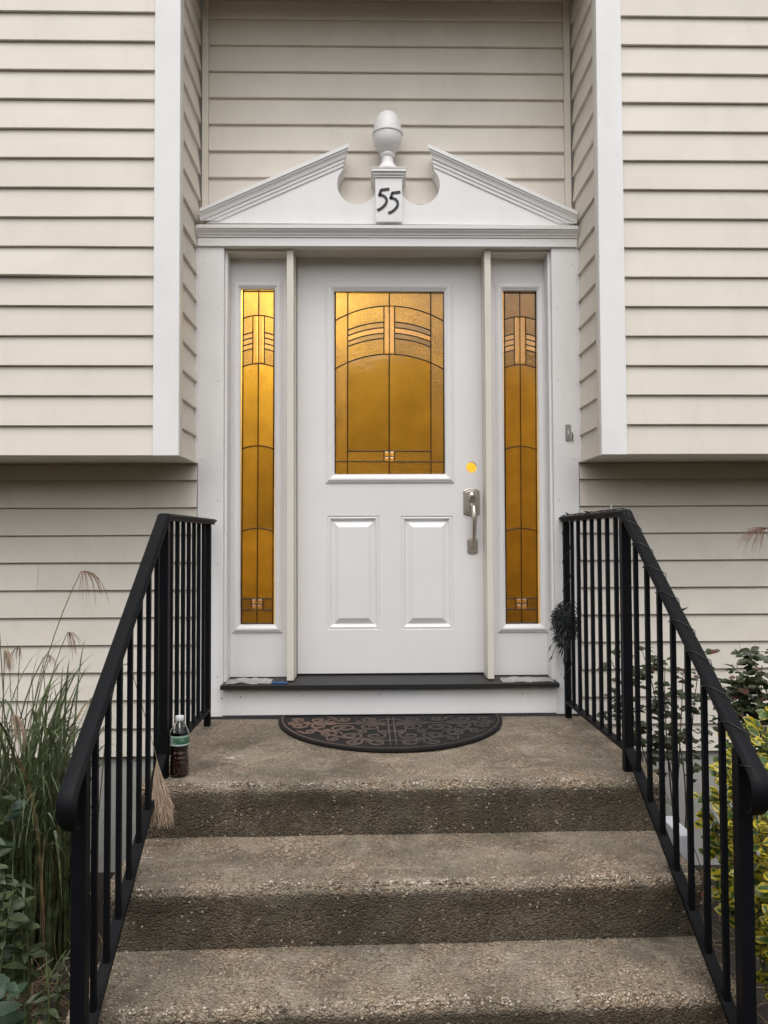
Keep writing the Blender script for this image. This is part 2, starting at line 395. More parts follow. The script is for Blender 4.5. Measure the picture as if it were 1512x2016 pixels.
# ------------------------------------------------------------------ ground
struct(mk('ground', B().box(-60, 60, -60, 60, -.3, 0), plain('garden_soil', (.020, .016, .011), .95, 0, .5, 6, .8, 30)))
b = B().box(-.9, 1.1, -9, 1.28, -.05, .03)
struct(mk('front_path', b, 'tread'))

# unseen trees added behind the camera to block low sky and darken the overhangs
bb = B(); rings = []
for i in range(81):
    x = -48 + 96*i/80; h = 7.0 + 1.6*noise.noise(Vector((x*.22, 0, 3))) + .8*noise.noise(Vector((x*.9, 0, 8)))
    dy = 1.2*noise.noise(Vector((x*.5, 4, 1)))
    rings.append([(x, -15+dy, -.1), (x, -14.2+dy, h*.45), (x, -15.2+dy, h*.85), (x, -16.5+dy, h), (x, -18+dy, h*.8), (x, -18.5, -.1)])
bb.loft(rings)
o = mk('sky_block_trees', bb, plain('sky_block_foliage', (.045, .065, .025), .8, 0, .5, 3, .8, 6), smooth=True); o['kind'] = 'stuff'; o['label'] = 'unseen row of leafy trees added to block low sky'; o['category'] = 'trees'

# ------------------------------------------------------------------ house
Y_FR, Y_CAS, Y_REC, Y_LOW, Y_DOOR = 3.29, 3.65, 3.735, 3.645, 3.79
XL, XR = -.801, .988                     # the recess runs between these return walls
XC = (XL + XR) / 2
EXT = 2.6                                # how far the house goes on past the recess
ZO = (W(150, 900, Y_FR).z + W(1400, 893, Y_FR).z) / 2 + .006       # underside of the overhanging upper storey
ZLOW = (W(250, 1491, Y_LOW).z + W(1330, 1478, Y_LOW).z) / 2  # bottom of lower siding
ZCEIL = 4.16
LAND = .70
house = thing('house', 'cream clapboard house with white front door, sidelights and broken pediment', 'house', (XC, Y_CAS, 0))

EXPO = .127
def board_mesh(L, axis='x', seed=0, warp=0., h=EXPO+.02):
    """one bevel-siding board, thick at the butt; runs along +x from 0, face to -y"""
    rnd = random.Random(seed); n = max(3, min(14, int(L/.25))); rings = []
    ph = rnd.random()*9
    for i in range(n+1):
        x = L*i/n; dz = noise.noise(Vector((x*1.3+ph, seed*3.1, 0)))*.0022; dy = noise.noise(Vector((x*1.1, ph, 5)))*.0018
        bow = warp*math.exp(-((x/L-.72)/.20)**2)
        rings.append([(x, -.0048+dy-bow, dz), (x, -.0170+dy-bow, dz+bow*.25), (x, -.0185+dy-bow, dz+.0022+bow*.25), (x, -.0032, h), (x, 0, h)])
    b_ = B().loft(rings); bmesh.ops.recalc_face_normals(b_.bm, faces=b_.bm.faces)
    me = bpy.data.meshes.new('clapboard'); b_.bm.to_mesh(me); b_.bm.free(); return me
def boards(wall, x0, x1, yface, z0, z1, mat, rotz=0, origin=None, seed=0, special=None, cut=None, EXPO=EXPO, split=0):
    """clapboards on a wall; rotz turns the run (returns); the sheathing is at yface"""
    L = x1 - x0; var = [board_mesh(L, seed=seed*10+k) for k in range(4)]
    for me in var: me.materials.append(M[mat])
    z, k = z0, 0; rj = random.Random(seed*7+5)
    while z < z1 - .02:
        me = var[(k*7+k//3) % 4]
        if special and k in special:
            me = board_mesh(L, seed=99+k, warp=special[k]); me.materials.append(M[mat])
        o = bpy.data.objects.new('clapboard', me); C.objects.link(o)
        put(o, origin + Vector((0, 0, z)) if origin else Vector((x0, yface, z)), wall); o.rotation_euler = (0, 0, rotz)
        if z + EXPO + .02 > z1: o.scale.z = (z1 - z)/(EXPO+.02)
        if split and not (special and k in special) and rj.random() < split:      # two lengths meet on this course
            f = rj.uniform(.28, .72)
            o2 = bpy.data.objects.new('clapboard', var[(k*5+1) % 4]); C.objects.link(o2); put(o2, Vector((x0 + L*f + .0015, yface, z + rj.uniform(-.002, .002))), wall)
            o.scale.x = f; o2.scale.x = 1-f-.0015/L; o2.scale.z = o.scale.z
        z += EXPO; k += 1
# upper storey walls: sheathing core is the part, boards are its pieces
POST = .094
ZTOP = 5.4
for sx, nm in ((-1, 'left'), (1, 'right')):
    xa = XL if sx < 0 else XR
    core = B(); x_out = xa + sx*EXT
    core.box(min(xa+sx*.03, x_out), max(xa+sx*.03, x_out), Y_FR+.02, Y_FR+1.5, ZO+.005, ZTOP)
    wall = mk('upper_wall', core, 'siding', house, label='cream clapboard wall of the upper storey %s of the door recess' % nm)
    x_in = xa + sx*(POST+.012)
    boards(wall, min(x_in, x_out), max(x_in, x_out), Y_FR+.02, ZO-.004, ZTOP, 'siding', seed=3+sx, special={6: .012} if sx < 0 else None, split=.3)
    # corner post: two boards
    cp = B(); cp.box(*sorted((xa-sx*.004, xa+sx*(POST+.010))), Y_FR-.012, Y_FR+.019, ZO-.006, ZTOP)
    mk('corner_board', cp, 'white', house, bev=.002)
    cp = B(); cp.box(*sorted((xa-sx*.004, xa+sx*.029)), Y_FR+.0195, Y_FR+.055, ZO-.006, ZTOP)
    mk('corner_board', cp, 'creamjamb', house, bev=.002)
    # return wall of the recess
    rc = B(); rc.box(*sorted((xa+sx*.0215, xa+sx*.0295)), Y_FR+.056, Y_REC+.02, ZO+.001, ZTOP-.1)
    rw = mk('return_wall', rc, 'siding', house)
    L = Y_REC - .012 - (Y_FR+.056)
    if sx < 0: boards(rw, 0, L, 0, ZO-.003, ZCEIL, 'siding', rotz=math.pi/2, origin=Vector((xa-.0212, Y_FR+.056, 0)), seed=20)
    else: boards(rw, 0, L, 0, ZO-.003, ZCEIL, 'siding', rotz=-math.pi/2, origin=Vector((xa+.0212, Y_REC-.012, 0)), seed=21)
    # underside of the overhang
    sf = B(); sf.box(*sorted((xa+sx*.0, x_out)), Y_FR+.022, Y_LOW+.03, ZO-.003, ZO+.004)
    mk('overhang_soffit', sf, 'siding', house)
    # lower wall, foundation
    lc = B(); lc.box(*sorted((xa+sx*.001, x_out)), Y_LOW+.018, Y_LOW+.15, ZLOW+.004, ZO-.0035)
    lw = mk('lower_wall', lc, 'siding_low', house, label='cream clapboard wall under the overhang %s of the steps' % nm)
    boards(lw, min(xa+sx*.001, x_out), max(xa+sx*.001, x_out), Y_LOW+.018, ZLOW, ZO-.006, 'siding_low', seed=30+sx, split=.3)
    fd = B(); fd.box(*sorted((xa-sx*.02, x_out)), Y_LOW+.02, Y_LOW+.17, -.2, ZLOW+.003)
    mk('foundation', fd, 'foundation', house)
    # inside corner strip of the recess
    ic = B(); ic.box(*sorted((xa-sx*.0005, xa-sx*.030)), Y_REC-.011, Y_REC+.018, ZO, ZCEIL)
    mk('corner_strip', ic, 'siding', house, bev=.002)
rc = B(); rc.box(XL, XR, Y_REC+.02, Y_REC+.06, 2.93, ZCEIL+.05)
recw = mk('recess_wall', rc, 'siding', house, label='cream clapboard wall above the door pediment')
zr = PM(Y_REC)(767, 402)[1]
boards(recw, XL+.031, XR-.031, Y_REC+.02, zr-.131, ZCEIL, 'siding', seed=50, EXPO=.131)
mk('recess_ceiling', B().box(XL-.001, XR+.001, Y_FR+.0, Y_REC+.07, ZCEIL, ZCEIL+.03), 'siding', house)
mk('band_board', B().box(XL+.006, XR-.006, Y_FR-.004, Y_FR+.018, ZCEIL+.031, ZTOP), 'white', house)
rb = B(); rb.prism([(Y_FR-.45, ZTOP), (Y_FR-.45, ZTOP+.18), (Y_FR+4.5, ZTOP+1.9), (Y_FR+4.5, ZTOP)], lambda p, t: (t, p[0], p[1]), XL-EXT-.3, XR+EXT+.3)
mk('roof', rb, plain('roof_shingle', (.07, .065, .06), .9, 0, .4, 30, .5, 60), house)

# ---- entry surround
pc = PM(Y_CAS)
ZHEAD = pc(767, 487)[1]; ZSILL = PM(Y_CAS-.03)(767, 1347)[1]
xi0, xi1 = pc(440, 900)[0], pc(1090, 900)[0]
for sx, a, c_ in ((-1, XL+.002, xi0), (1, xi1, XR-.002)):
    cs = mk('casing', B().box(a, c_, Y_CAS, Y_REC+.018, LAND+.006, ZHEAD), 'white', house, bev=.002)
    mk('casing_filler', B().box(*sorted(((XL-.0205, XL+.0019) if sx < 0 else (XR-.0019, XR+.0205))), Y_CAS+.0006, Y_REC+.016, ZO+.001, ZHEAD+.1), 'white', house)
    # inner stop: small step between casing and sidelight
    e = c_ if sx < 0 else a
    mk('side_jamb', B().box(*sorted((e, e - sx*.012)), Y_CAS+.028, Y_DOOR+.06, ZSILL+.004, ZHEAD-.001), 'white', house, bev=.0015)
    for k, vv in enumerate((520, 605, 750, 905, 985, 1110, 1207, 1330)):
        xx = (a if sx < 0 else c_) - sx*(.095 if k % 3 else .02) * 1
        zz = pc(767, vv)[1]
        nh = B(); nh.bm = bmesh.new(); nh.loft([[(xx+.0022*math.cos(q*1.0472), y, zz+.0022*math.sin(q*1.0472)) for q in range(6)] for y in (Y_CAS-.0008, Y_CAS+.002)])
        mk('nail_head', nh, 'nail', cs)
skx0, skx1 = XL+.01, XR-.01
skirt = mk('skirt_board', B().box(xi0-.002+.0, xi1+.002, Y_CAS-.004, Y_CAS+.02, LAND+.012, ZSILL-.019), 'white', house, bev=.002)
for uu, vv in ((440, 1373), (477, 1371), (597, 1369), (748, 1366), (1026, 1366)):
    x_, z_ = PM(Y_CAS)(uu, vv); nh = B()
    nh.loft([[(x_+.003*math.cos(q*1.0472), y, z_+.003*math.sin(q*1.0472)) for q in range(6)] for y in (Y_CAS-.0052, Y_CAS-.002)])
    mk('nail_head', nh, 'nail', skirt)
# sill
sb = B(); sb.prism([(Y_CAS-.034, ZSILL-.018), (Y_CAS-.034, ZSILL-.002), (Y_CAS-.028, ZSILL), (Y_DOOR+.05, ZSILL+.016), (Y_DOOR+.05, ZSILL-.018)], lambda p, t: (t, p[0], p[1]), xi0-.004, xi1+.004)
sill = mk('door_sill', sb, 'sill', house)
mk('sill_edge', B().box(xi0-.006, xi1+.006, Y_CAS-.040, Y_CAS-.0345, ZSILL-.0185, ZSILL+.0005), 'black', sill, bev=.001)
# header: frieze board and cornice
zt = lambda v, Y=Y_CAS: PM(Y)(767, v)[1]
mk('frieze_board', B().box(XL+.001, XR-.001, Y_CAS-.012, Y_REC+.018, ZHEAD+.0005, zt(471)), 'chipped', house, bev=.0015)
zA, zB = zt(470), PM(Y_CAS-.05)(767, 441)[1]
hN = zB - zA
prof = [(Y_REC+.018, 0), (Y_CAS-.016, 0), (Y_CAS-.018, .03), (Y_CAS-.018, .20), (Y_CAS-.026, .22), (Y_CAS-.027, .32), (Y_CAS-.034, .44), (Y_CAS-.042, .54), (Y_CAS-.043, .66), (Y_CAS-.052, .68), (Y_CAS-.053, .97), (Y_CAS-.050, 1), (Y_REC+.018, 1.02)]
cb = B().prism([(y if y > Y_CAS else Y_CAS - .010 - (Y_CAS - .010 - y)*.7, zA + t*hN) for y, t in prof], lambda p, t: (t, p[0], p[1]), XL+.0015, XR-.0015)
mk('cornice', cb, 'chipped', house)
ZC2 = zA + hN*1.02
# tympanum of the broken pediment
YT = Y_CAS - .004
pt = PM(YT)
UC = 765.0
circ = [(702.5 + 40*math.cos(math.radians(a)), 363 + 40*math.sin(math.radians(a))) for a in range(226, 25, -8)]   # image angles
left = [(402, 441), (672, 327)] + circ + [(739, 383)]
poly = left + [(2*UC - u, v) for u, v in reversed(left)]
xz = [pt(u, v) for u, v in poly]
zb_ = ZC2 + .0006
xz = [(x, max(z, zb_)) for x, z in xz]
ty = mk('pediment_board', B().prism(xz, lambda p, t: (p[0], t, p[1]), YT, Y_REC+.012), 'white', house)
# raking cornices
RK = .4392
for sx in (-1, 1):
    pr = [(0, -.02), (0, .052), (7, .052), (7.6, .044), (11.5, .043), (12, .039), (17, .030), (23, .024), (23.6, .017), (30, .016), (30.6, .010), (37.5, .008), (37.5, -.02)]
    ca = math.cos(math.atan(RK)); lo, hi = [], []
    for n_, pj in pr:
        vert = n_/ca
        line = lambda u: 413 + vert - RK*(u - 388)
        u0 = 389.0
        if line(u0) > 437: u0 = 388 + (413 + vert - 437)/RK
        u1 = 673 + 13*max(0, pj)/.052
        for lst, u in ((lo, u0), (hi, u1)):
            uu = u if sx < 0 else 2*UC - u
            pk = pj*.62; x_, z_ = PM(YT - max(0, pk))(uu, line(u)); lst.append((x_, YT - pk if pj > 0 else Y_REC+.011, z_))
    lo = [(max(XL+.0015, min(XR-.0015, x)), y, max(z, zb_)) for x, y, z in lo]
    mk('raking_cornice', B().loft([lo, hi] if sx < 0 else [hi, lo]), 'white', house)
# pedestal with number and finial
YP = YT - .036
pp = PM(YP)
def rect(pm, u0, v0, u1, v1):
    a, c_ = pm(u0, v1), pm(u1, v0); return a[0], c_[0], a[1], c_[1]
x0, x1, z0, z1 = rect(pp, 739, 350, 792, 437)
ped = mk('pedestal', B().box(x0, x1, YP, Y_REC+.011, max(z0, ZC2+.002), z1), 'white', house, bev=.0015)
cap = B()
for (ex, v0, v1, pj) in ((1.5, 346, 350, .006), (4, 341, 346, .012), (8, 335, 341, .020), (9, 332.5, 335, .022)):
    q = rect(pp, 739-ex, v0, 792+ex, v1); cap.box(q[0], q[1], YP-pj, Y_REC+.011, q[2]+.0003, q[3])
mk('pedestal_cap', cap, 'white', ped, bev=.0012)
zcap = rect(pp, 0, 332.5, 1, 335)[3]
def stroke(b_, pts, wpx, pm, y0, y1):
    P = [Vector((*pm(*p), 0)) for p in pts]; a, c_ = [], []
    for i, p in enumerate(P):
        t = (P[min(i+1, len(P)-1)] - P[max(i-1, 0)]).normalized(); nrm = Vector((-t.y, t.x, 0)) * wpx*pm.s/2
        a.append(p + nrm); c_.append(p - nrm)
    for k in range(len(P)-1):
        b_.prism([(q.x, q.y) for q in (a[k], a[k+1], c_[k+1], c_[k])], lambda p, t: (p[0], t, p[1]), y0, y1)
def zoom(p): return (660 + p[0]/6.3, 200 + p[1]/6.3)
five = [[(672, 1084), (620, 1092), (566, 1099)], [(570, 1094), (558, 1130), (545, 1170)], [(540, 1160), (580, 1163), (615, 1180), (636, 1210), (638, 1242), (622, 1278), (590, 1312), (555, 1336), (520, 1350)]]
for k, (dx, dy, tl) in enumerate(((0, 0, 0), (140, 36, .06))):
    nb = B()
    for st in five:
        stroke(nb, [zoom((x + dx + tl*(1100-y)*.0, y + dy + tl*(x-600)*.1)) for x, y in st], 5.2, pp, YP-.003, YP+.001)
    mk('house_number', nb, 'ink', ped, label='black hand painted 5')
# acorn finial
fx = pp(763.5, 300)[0]; fy = YP + .040; s = (fy)/F
fz = lambda v: zcap + (333 - v)*s*1.075
fp = [(0, 333), (21, 333), (21, 331), (20, 328.5), (15, 323), (12.5, 319), (12, 316), (11.5, 309), (13.5, 306.5), (14.5, 304), (13.5, 301.5), (12, 300.5), (16, 297), (22, 291), (26.5, 283), (28.6, 275), (29, 268), (29, 266), (31, 265.2), (31, 262.6), (29, 262), (28.4, 254), (26.5, 244), (22.5, 234), (16.5, 226.5), (9, 222), (3, 220.3), (0, 220)]
fb = B().lathe([(max(r*s, .0002), fz(v)) for r, v in fp], fx, fy, 40)
mk('acorn_finial', fb, 'white', house, smooth='auto')

# ---- door
pd = PM(Y_DOOR)
DX0, DX1 = pd(585.5, 900)[0], pd(949.5, 900)[0]; DZ0, DZ1 = ZSILL+.022, PM(Y_DOOR)(767, 501)[1]
gl = rect(pd, 656, 571, 877, 938)
pan = [rect(pd, 646, 1015.5, 746.5, 1239.5), rect(pd, 790.5, 1015.5, 891, 1239.5)]
hx, hz = pd(928.5, 919.5); HR = 10.6*pd.s
db = plate(B(), DX0, DX1, DZ0, DZ1, Y_DOOR, Y_DOOR+.018, [gl] + pan, [(hx, hz, HR)])
plate(db, DX0, DX1, DZ0, DZ1, Y_DOOR+.0182, Y_DOOR+.044, [gl], [(hx, hz, HR)])
door = mk('door', db, 'door', house, label='white panelled front door with an amber lit art glass window')
for q in pan:
    prof = [(0, 0), (.0015, .0055), (.010, .0018), (.012, .0020), (.024, .0145), (.027, .0150), (.053, .0016), (.055, .001)]
    mk('door_panel', nested(B(), q, [(i, Y_DOOR + d) for i, d in prof], True), 'door', door)
def lite_frame(rect_o, inner, parent, mat='door'):
    # mitred plastic frame round the glass
    w_ = inner
    prof = [(0, Y_), (0.0, Y_-.005), (.004, Y_-.007), (.008, Y_-.0065), (.0095, Y_-.011), (.016, Y_-.0135), (.024, Y_-.012), (w_-.006, Y_-.006), (w_-.004, Y_-.006), (w_, Y_-.001), (w_, Y_+.012)]
    return mk('glass_frame', nested(B(), rect_o, prof, False), mat, parent)
Y_ = Y_DOOR
fo = rect(pd, 642, 557.5, 891.5, 951); fw = pd(659, 0)[0] - pd(642, 0)[0]
lite_frame(fo, fw, door)

def pane_set(parent, pm, Yg, lines, panes):
    for poly, kind in panes:
        xz = [pm(u, v) for u, v in poly]
        cx = sum(p[0] for p in xz)/len(xz); cz = sum(p[1] for p in xz)/len(xz)
        if kind in ('bevel', 'pyr'):
            if kind == 'pyr': ins = 1.0; dy = .005
            else: ins = .30; dy = .004
            x0, x1 = min(p[0] for p in xz), max(p[0] for p in xz); z0, z1 = min(p[1] for p in xz), max(p[1] for p in xz)
            i_ = min(x1-x0, z1-z0)*(.485 if kind == 'pyr' else .28)
            bb = B(); rgs = [[(x0+i, y, z0+i), (x1-i, y, z0+i), (x1-i, y, z1-i), (x0+i, y, z1-i)] for i, y in ((0, Yg+.004), (0, Yg), (i_, Yg-dy))]
            bb.loft(rgs); mk('pane', bb, 'g_clear', parent)
        else:
            bb = B().prism(xz, lambda p, t: (p[0], t, p[1]), Yg, Yg+.004)
            mk('pane', bb, 'g_'+kind, parent)
    for ln in lines:
        P = [pm(*p) for p in ln]; wd = 1.05*pm.s
        bb = B(); up = []
        rings = []
        for i, p in enumerate(P):
            p = Vector(p); t = (Vector(P[min(i+1, len(P)-1)]) - Vector(P[max(i-1, 0)])).normalized(); nn = Vector((-t.y, t.x)) * wd
            rings.append([(p.x+nn.x, Yg+.0055, p.y+nn.y), (p.x+nn.x, Yg-.0005, p.y+nn.y), (p.x, Yg-.0022, p.y), (p.x-nn.x, Yg-.0005, p.y-nn.y), (p.x-nn.x, Yg+.0055, p.y-nn.y)])
        bb.loft(rings); mk('came', bb, 'came', parent)

def arc(uc, v0, R, u0, u1, n=9):
    return [(u0 + (u1-u0)*i/n, v0 + R - math.sqrt(R*R - (u0 + (u1-u0)*i/n - uc)**2)) for i in range(n+1)]
def region(top, bot): return top + bot[::-1]
def flat(v, u0, u1): return [(u0, v), (u1, v)]
# door glass
gL, gR, gT, gB, gC = 656.2, 876.8, 571.2, 937.8, 766.5
v1, v2, b1, b2 = 684, 849, 756, 777
R0, A1, A2 = 211.6, 600.7, 695.8
S = [632.2, 643.3, 654.3, 664.6]
panes, lines = [], []
for (ua, ub, um, ue, uo) in ((v1, gC, b1, gL, 0), (v2, gC, b2, gR, 0)):
    A = lambda v, a, c_, n=9: arc(gC, v, R0, a, c_, n)
    F_ = lambda v, a, c_: flat(v, a, c_)
    panes += [(region(F_(gT, ue, ua), A(A1, ue, ua, 4)), 'hammered'), (region(A(A1, ue, ua, 4), A(A2, ue, ua, 4)), 'hammered'),
              (region(A(A2, ue, ua, 4), F_(908.3, ue, ua)), 'hammered'), (region(F_(908.3, ue, ua), F_(gB, ue, ua)), 'hammered'),
              (region(F_(gT, ua, ub), A(A1, ua, ub)), 'hammered'), (region(A(A1, ua, um), A(S[0], ua, um)), 'hammered')]
    for i in range(3): panes.append((region(A(S[i], ua, um), A(S[i+1], ua, um)), 'clear' if i == 1 else 'smooth'))
    panes += [(region(A(S[3], ua, um), A(A2, ua, um)), 'hammered'), ([(um, A1), (ub, A1), (ub, A2), (um, A2)], 'bevel'),
              (region(A(A2, ua, ub), F_(887.6, ua, ub)), 'smooth'), (region(F_(887.6, ua, um), F_(908.3, ua, um)), 'hammered'),
              ([(um, 887.6), (ub, 887.6), (ub, 898), (um, 898)], 'pyr'), ([(um, 898), (ub, 898), (ub, 908.3), (um, 908.3)], 'pyr'),
              (region(F_(908.3, ua, ub), F_(gB, ua, ub)), 'hammered')]
    lines += [[(ua, gT), (ua, gB)], [(um, A1+.5), (um, A2)], [(um, 887.6), (um, 908.3)]]
    lines += [A(s_, ua, um) for s_ in S]
lines += [arc(gC, A1, R0, gL, gR, 18), arc(gC, A2, R0, gL, gR, 18), [(gC, gT), (gC, gB)], flat(887.6, v1, v2), flat(908.3, gL, gR), flat(898, b1, b2),
          flat(574.4, gL, gR), flat(935.4, gL, gR), [(659.3, gT), (659.3, gB)], [(874.4, gT), (874.4, gB)]]
pane_set(door, pd, Y_DOOR+.014, lines, panes)

# handle set: backplates, thumb latch, grip
hb = B()
def shield(u0, v0, u1, v1, ya, yb, k=1.0):
    um = (u0+u1)/2; hw = (u1-u0)/2; P = []
    for i in range(9):
        t = -1 + 2*i/8
        e = abs(t)
        P.append((um + hw*t, v0 + (4.2*(1-math.cos(math.pi*min(1, (1-e)/.45)))/2*-1 if e > .55 else -4.2)*k + 4.2*k))
    Q = []
    for i in range(9):
        t = 1 - 2*i/8; e = abs(t)
        Q.append((um + hw*t, v1 + (3.0*(1-math.cos(math.pi*min(1, (1-e)/.45)))/2 if e > .55 else 3.0)*k - 3.0*k))
    return [pd(*p) for p in P+Q]
def shield_solid(u0, v0, u1, v1, th):
    P0 = shield(u0, v0, u1, v1, 0, 0); c_ = Vector((sum(p[0] for p in P0)/len(P0), sum(p[1] for p in P0)/len(P0)))
    R_ = []
    for sc, y in ((1, Y_DOOR+.001), (1, Y_DOOR-th*.5), (.93, Y_DOOR-th*.72), (.80, Y_DOOR-th*.72), (.72, Y_DOOR-th)):
        R_.append([(c_.x+(p[0]-c_.x)*sc, y, c_.y+(p[1]-c_.y)*(1-(1-sc)*.7)) for p in P0])
    hb.loft(R_)
shield_solid(912, 962, 943.5, 1014, .012)
shield_solid(919, 1059, 940, 1090, .010)
def hp(u, v, d): x_, z_ = pd(u, v); return (x_, Y_DOOR - d, z_)
# domed latch housing and thumb piece
hb.loft([[(hp(928, 980, 0)[0] + r*math.cos(k*math.pi/10), Y_DOOR-.010-d, hp(928, 980, 0)[2] + 1.55*r*math.sin(k*math.pi/10)) for k in range(20)] for r, d in ((.0185, 0), (.0170, .008), (.012, .014), (.004, .0165))])
tb = hp(929, 976.5, .024); hb.box(tb[0]-.012, tb[0]+.012, Y_DOOR-.060, Y_DOOR-.018, tb[2]-.0035, tb[2]+.0025)
gp = [(929.5, 992, .008), (929.5, 995, .030), (930, 1001, .046), (930.3, 1010, .054), (930.5, 1025, .055), (930.5, 1040, .052), (930.5, 1052, .044), (930.3, 1062, .032), (930, 1069, .020), (930, 1074, .006)]
hb.tube([hp(*p) for p in gp], [.013, .0125, .0125, .0125, .012, .0105, .0092, .0085, .009, .0095], 12)
kn = hp(930, 1076, .014); hb.loft([[(kn[0]+r*math.cos(k*math.pi/6), y, kn[2]+r*math.sin(k*math.pi/6)) for k in range(12)] for r, y in ((.0085, Y_DOOR-.006), (.0085, Y_DOOR-.016), (.006, Y_DOOR-.020))])
mk('door_handle', hb, 'nickel', door, smooth='auto', label='satin nickel grip handle with thumb latch below an empty lock hole')

# ---- mullion posts, head stop, sidelights
YM = 3.672
pm_ = PM(YM)
for (u0, u1, d0) in ((564.5, 578, DX0), (957, 969.5, DX1)):
    xa, xb = pm_(u0, 900)[0], pm_(u1, 900)[0]
    mull = mk('mullion_post', B().box(xa, xb, YM, Y_DOOR+.06, ZSILL+.010, ZHEAD-.001), 'creamjamb', house, bev=.002)
    # door stop between post and slab
    if u0 < 700: mk('door_stop', B().box(xb+.0005, DX0-.0035, YM+.05, Y_DOOR+.06, ZSILL+.012, ZHEAD-.001), 'creamjamb', house, bev=.001)
    else: mk('door_stop', B().box(DX1+.0035, xa-.0005, YM+.05, Y_DOOR+.06, ZSILL+.012, ZHEAD-.001), 'creamjamb', house, bev=.001)
    if u0 < 700: mxl, mxl2 = xa, xb
    else: mxr, mxr2 = xa, xb
mk('head_jamb', B().box(mxl2+.001, mxr-.001, Y_CAS+.04, Y_DOOR+.06, DZ1+.004, ZHEAD-.001), 'creamjamb', house)
mk('head_jamb', B().box(xi0+.013, mxl-.001, Y_CAS+.03, Y_DOOR+.06, ZHEAD-.016, ZHEAD-.001), 'creamjamb', house)
mk('head_jamb', B().box(mxr2+.001, xi1-.013, Y_CAS+.03, Y_DOOR+.06, ZHEAD-.016, ZHEAD-.001), 'creamjamb', house)
mk('weather_and_leak_strip', B().box(DX0, DX1, Y_DOOR+.004, Y_DOOR+.05, DZ0-.006, DZ0-.0015), 'black', door)
mk('weather_and_leak_strip', B().box(DX0-.003, DX1+.003, Y_DOOR+.02, Y_DOOR+.05, DZ1+.0003, DZ1+.0037), 'black', door)
for a_, c_ in ((DX0-.0034, DX0+.012), (DX1-.012, DX1+.0034)):  # strips added behind the door edges to block lamp light through the gaps
    mk('weather_and_leak_strip', B().box(a_, c_, Y_DOOR+.0445, Y_DOOR+.060, DZ0-.008, DZ1+.02), 'black', door)
mk('weather_and_leak_strip', B().box(DX0+.0125, DX1-.0125, Y_DOOR+.0505, Y_DOOR+.060, DZ1-.012, DZ1+.02), 'black', door)
mk('weather_and_leak_strip', B().box(DX0+.0125, DX1-.0125, Y_DOOR+.0505, Y_DOOR+.060, ZSILL-.005, DZ0+.012), 'black', door)
Y_ = 3.762
for a_, c_ in ((xi0+.0122, xi0+.024), (mxl-.012, mxl-.0002), (mxr2+.0002, mxr2+.012), (xi1-.024, xi1-.0122)):  # strips added behind the sidelight seams so no hall light leaks out
    mk('sidelight_leak_strip', B().box(a_, c_, Y_+.0405, Y_DOOR+.0605, ZSILL+.001, ZHEAD-.001), 'creamjamb', house)
for a_, c_ in ((xi0+.0245, mxl-.0125), (mxr2+.0125, xi1-.0245)):
    mk('sidelight_leak_strip', B().box(a_, c_, Y_+.0405, Y_DOOR+.0605, ZSILL+.001, ZSILL+.03), 'creamjamb', house)
    mk('sidelight_leak_strip', B().box(a_, c_, Y_+.0405, Y_DOOR+.0605, ZHEAD-.035, ZHEAD-.017), 'creamjamb', house)
ps = PM(Y_)
lit = [None]
for (ua, ub, uc, nm) in ((xi0+.013, mxl-.001, 507.0, 'left'), (mxr2+.001, xi1-.013, 1026.3, 'right')):
    g0 = rect(ps, uc-32.5, 570, uc+32.5, 1230)
    sp = plate(B(), ua, ub, ZSILL+.0135, ZHEAD-.0165, Y_, Y_+.04, [g0])
    sl_ = mk('sidelight', sp, 'door', house, label='narrow amber art glass sidelight %s of the door' % nm)
    lite_frame(rect(ps, uc-47.5, 556, uc+47.5, 1245), 15.5*ps.s, sl_)
    e0, e1, t0, bt = uc-32.4, uc+32.4, 570.3, 1229.7
    Rs = 80; a1, a2, a3, a4 = 620.5, 715.6, 877.5, 1040
    ss = [653.5, 664, 675, 685.5]
    panes, lines = [], []
    for (ue, um) in ((e0, uc-11.3), (e1, uc+11.3)):
        A = lambda v, a, c_, n=6: arc(uc, v, Rs, a, c_, n)
        panes += [(region(flat(t0, ue, uc), A(a1, ue, uc)), 'hammered'), (region(A(a1, ue, um), A(ss[0], ue, um)), 'hammered')]
        for i in range(3): panes.append((region(A(ss[i], ue, um), A(ss[i+1], ue, um)), 'clear'))
        panes += [(region(A(ss[3], ue, um), A(a2, ue, um)), 'hammered'), ([(um, a1), (uc, a1), (uc, a2), (um, a2)], 'bevel'),
                  (region(A(a2, ue, uc), A(a3, ue, uc)), 'seedy'), (region(A(a3, ue, uc), A(a4, ue, uc)), 'seedy'), (region(A(a4, ue, uc), flat(1178.5, ue, uc)), 'seedy'),
                  (region(flat(1178.5, ue, um), flat(1200.4, ue, um)), 'hammered'), ([(um, 1178.5), (uc, 1178.5), (uc, 1189.4), (um, 1189.4)], 'pyr'), ([(um, 1189.4), (uc, 1189.4), (uc, 1200.4), (um, 1200.4)], 'pyr'),
                  (region(flat(1200.4, ue, uc), flat(bt, ue, uc)), 'hammered')]
        lines += [[(um, a1+.5), (um, a2)], [(um, 1178.5), (um, 1200.4)]] + [A(s_, ue, um) for s_ in ss]
    lines += [arc(uc, v_, Rs, e0, e1, 12) for v_ in (a1, a2, a3, a4)] + [[(uc, t0), (uc, bt)], flat(1178.5, e0, e1), flat(1200.4, e0, e1), flat(1189.4, uc-11.3, uc+11.3)]
    lines += [flat(573.6, e0, e1), flat(1227.6, e0, e1), [(e0+1.8, t0), (e0+1.8, bt)], [(e1-1.8, t0), (e1-1.8, bt)]]
    pane_set(sl_, ps, Y_+.014, lines, panes)

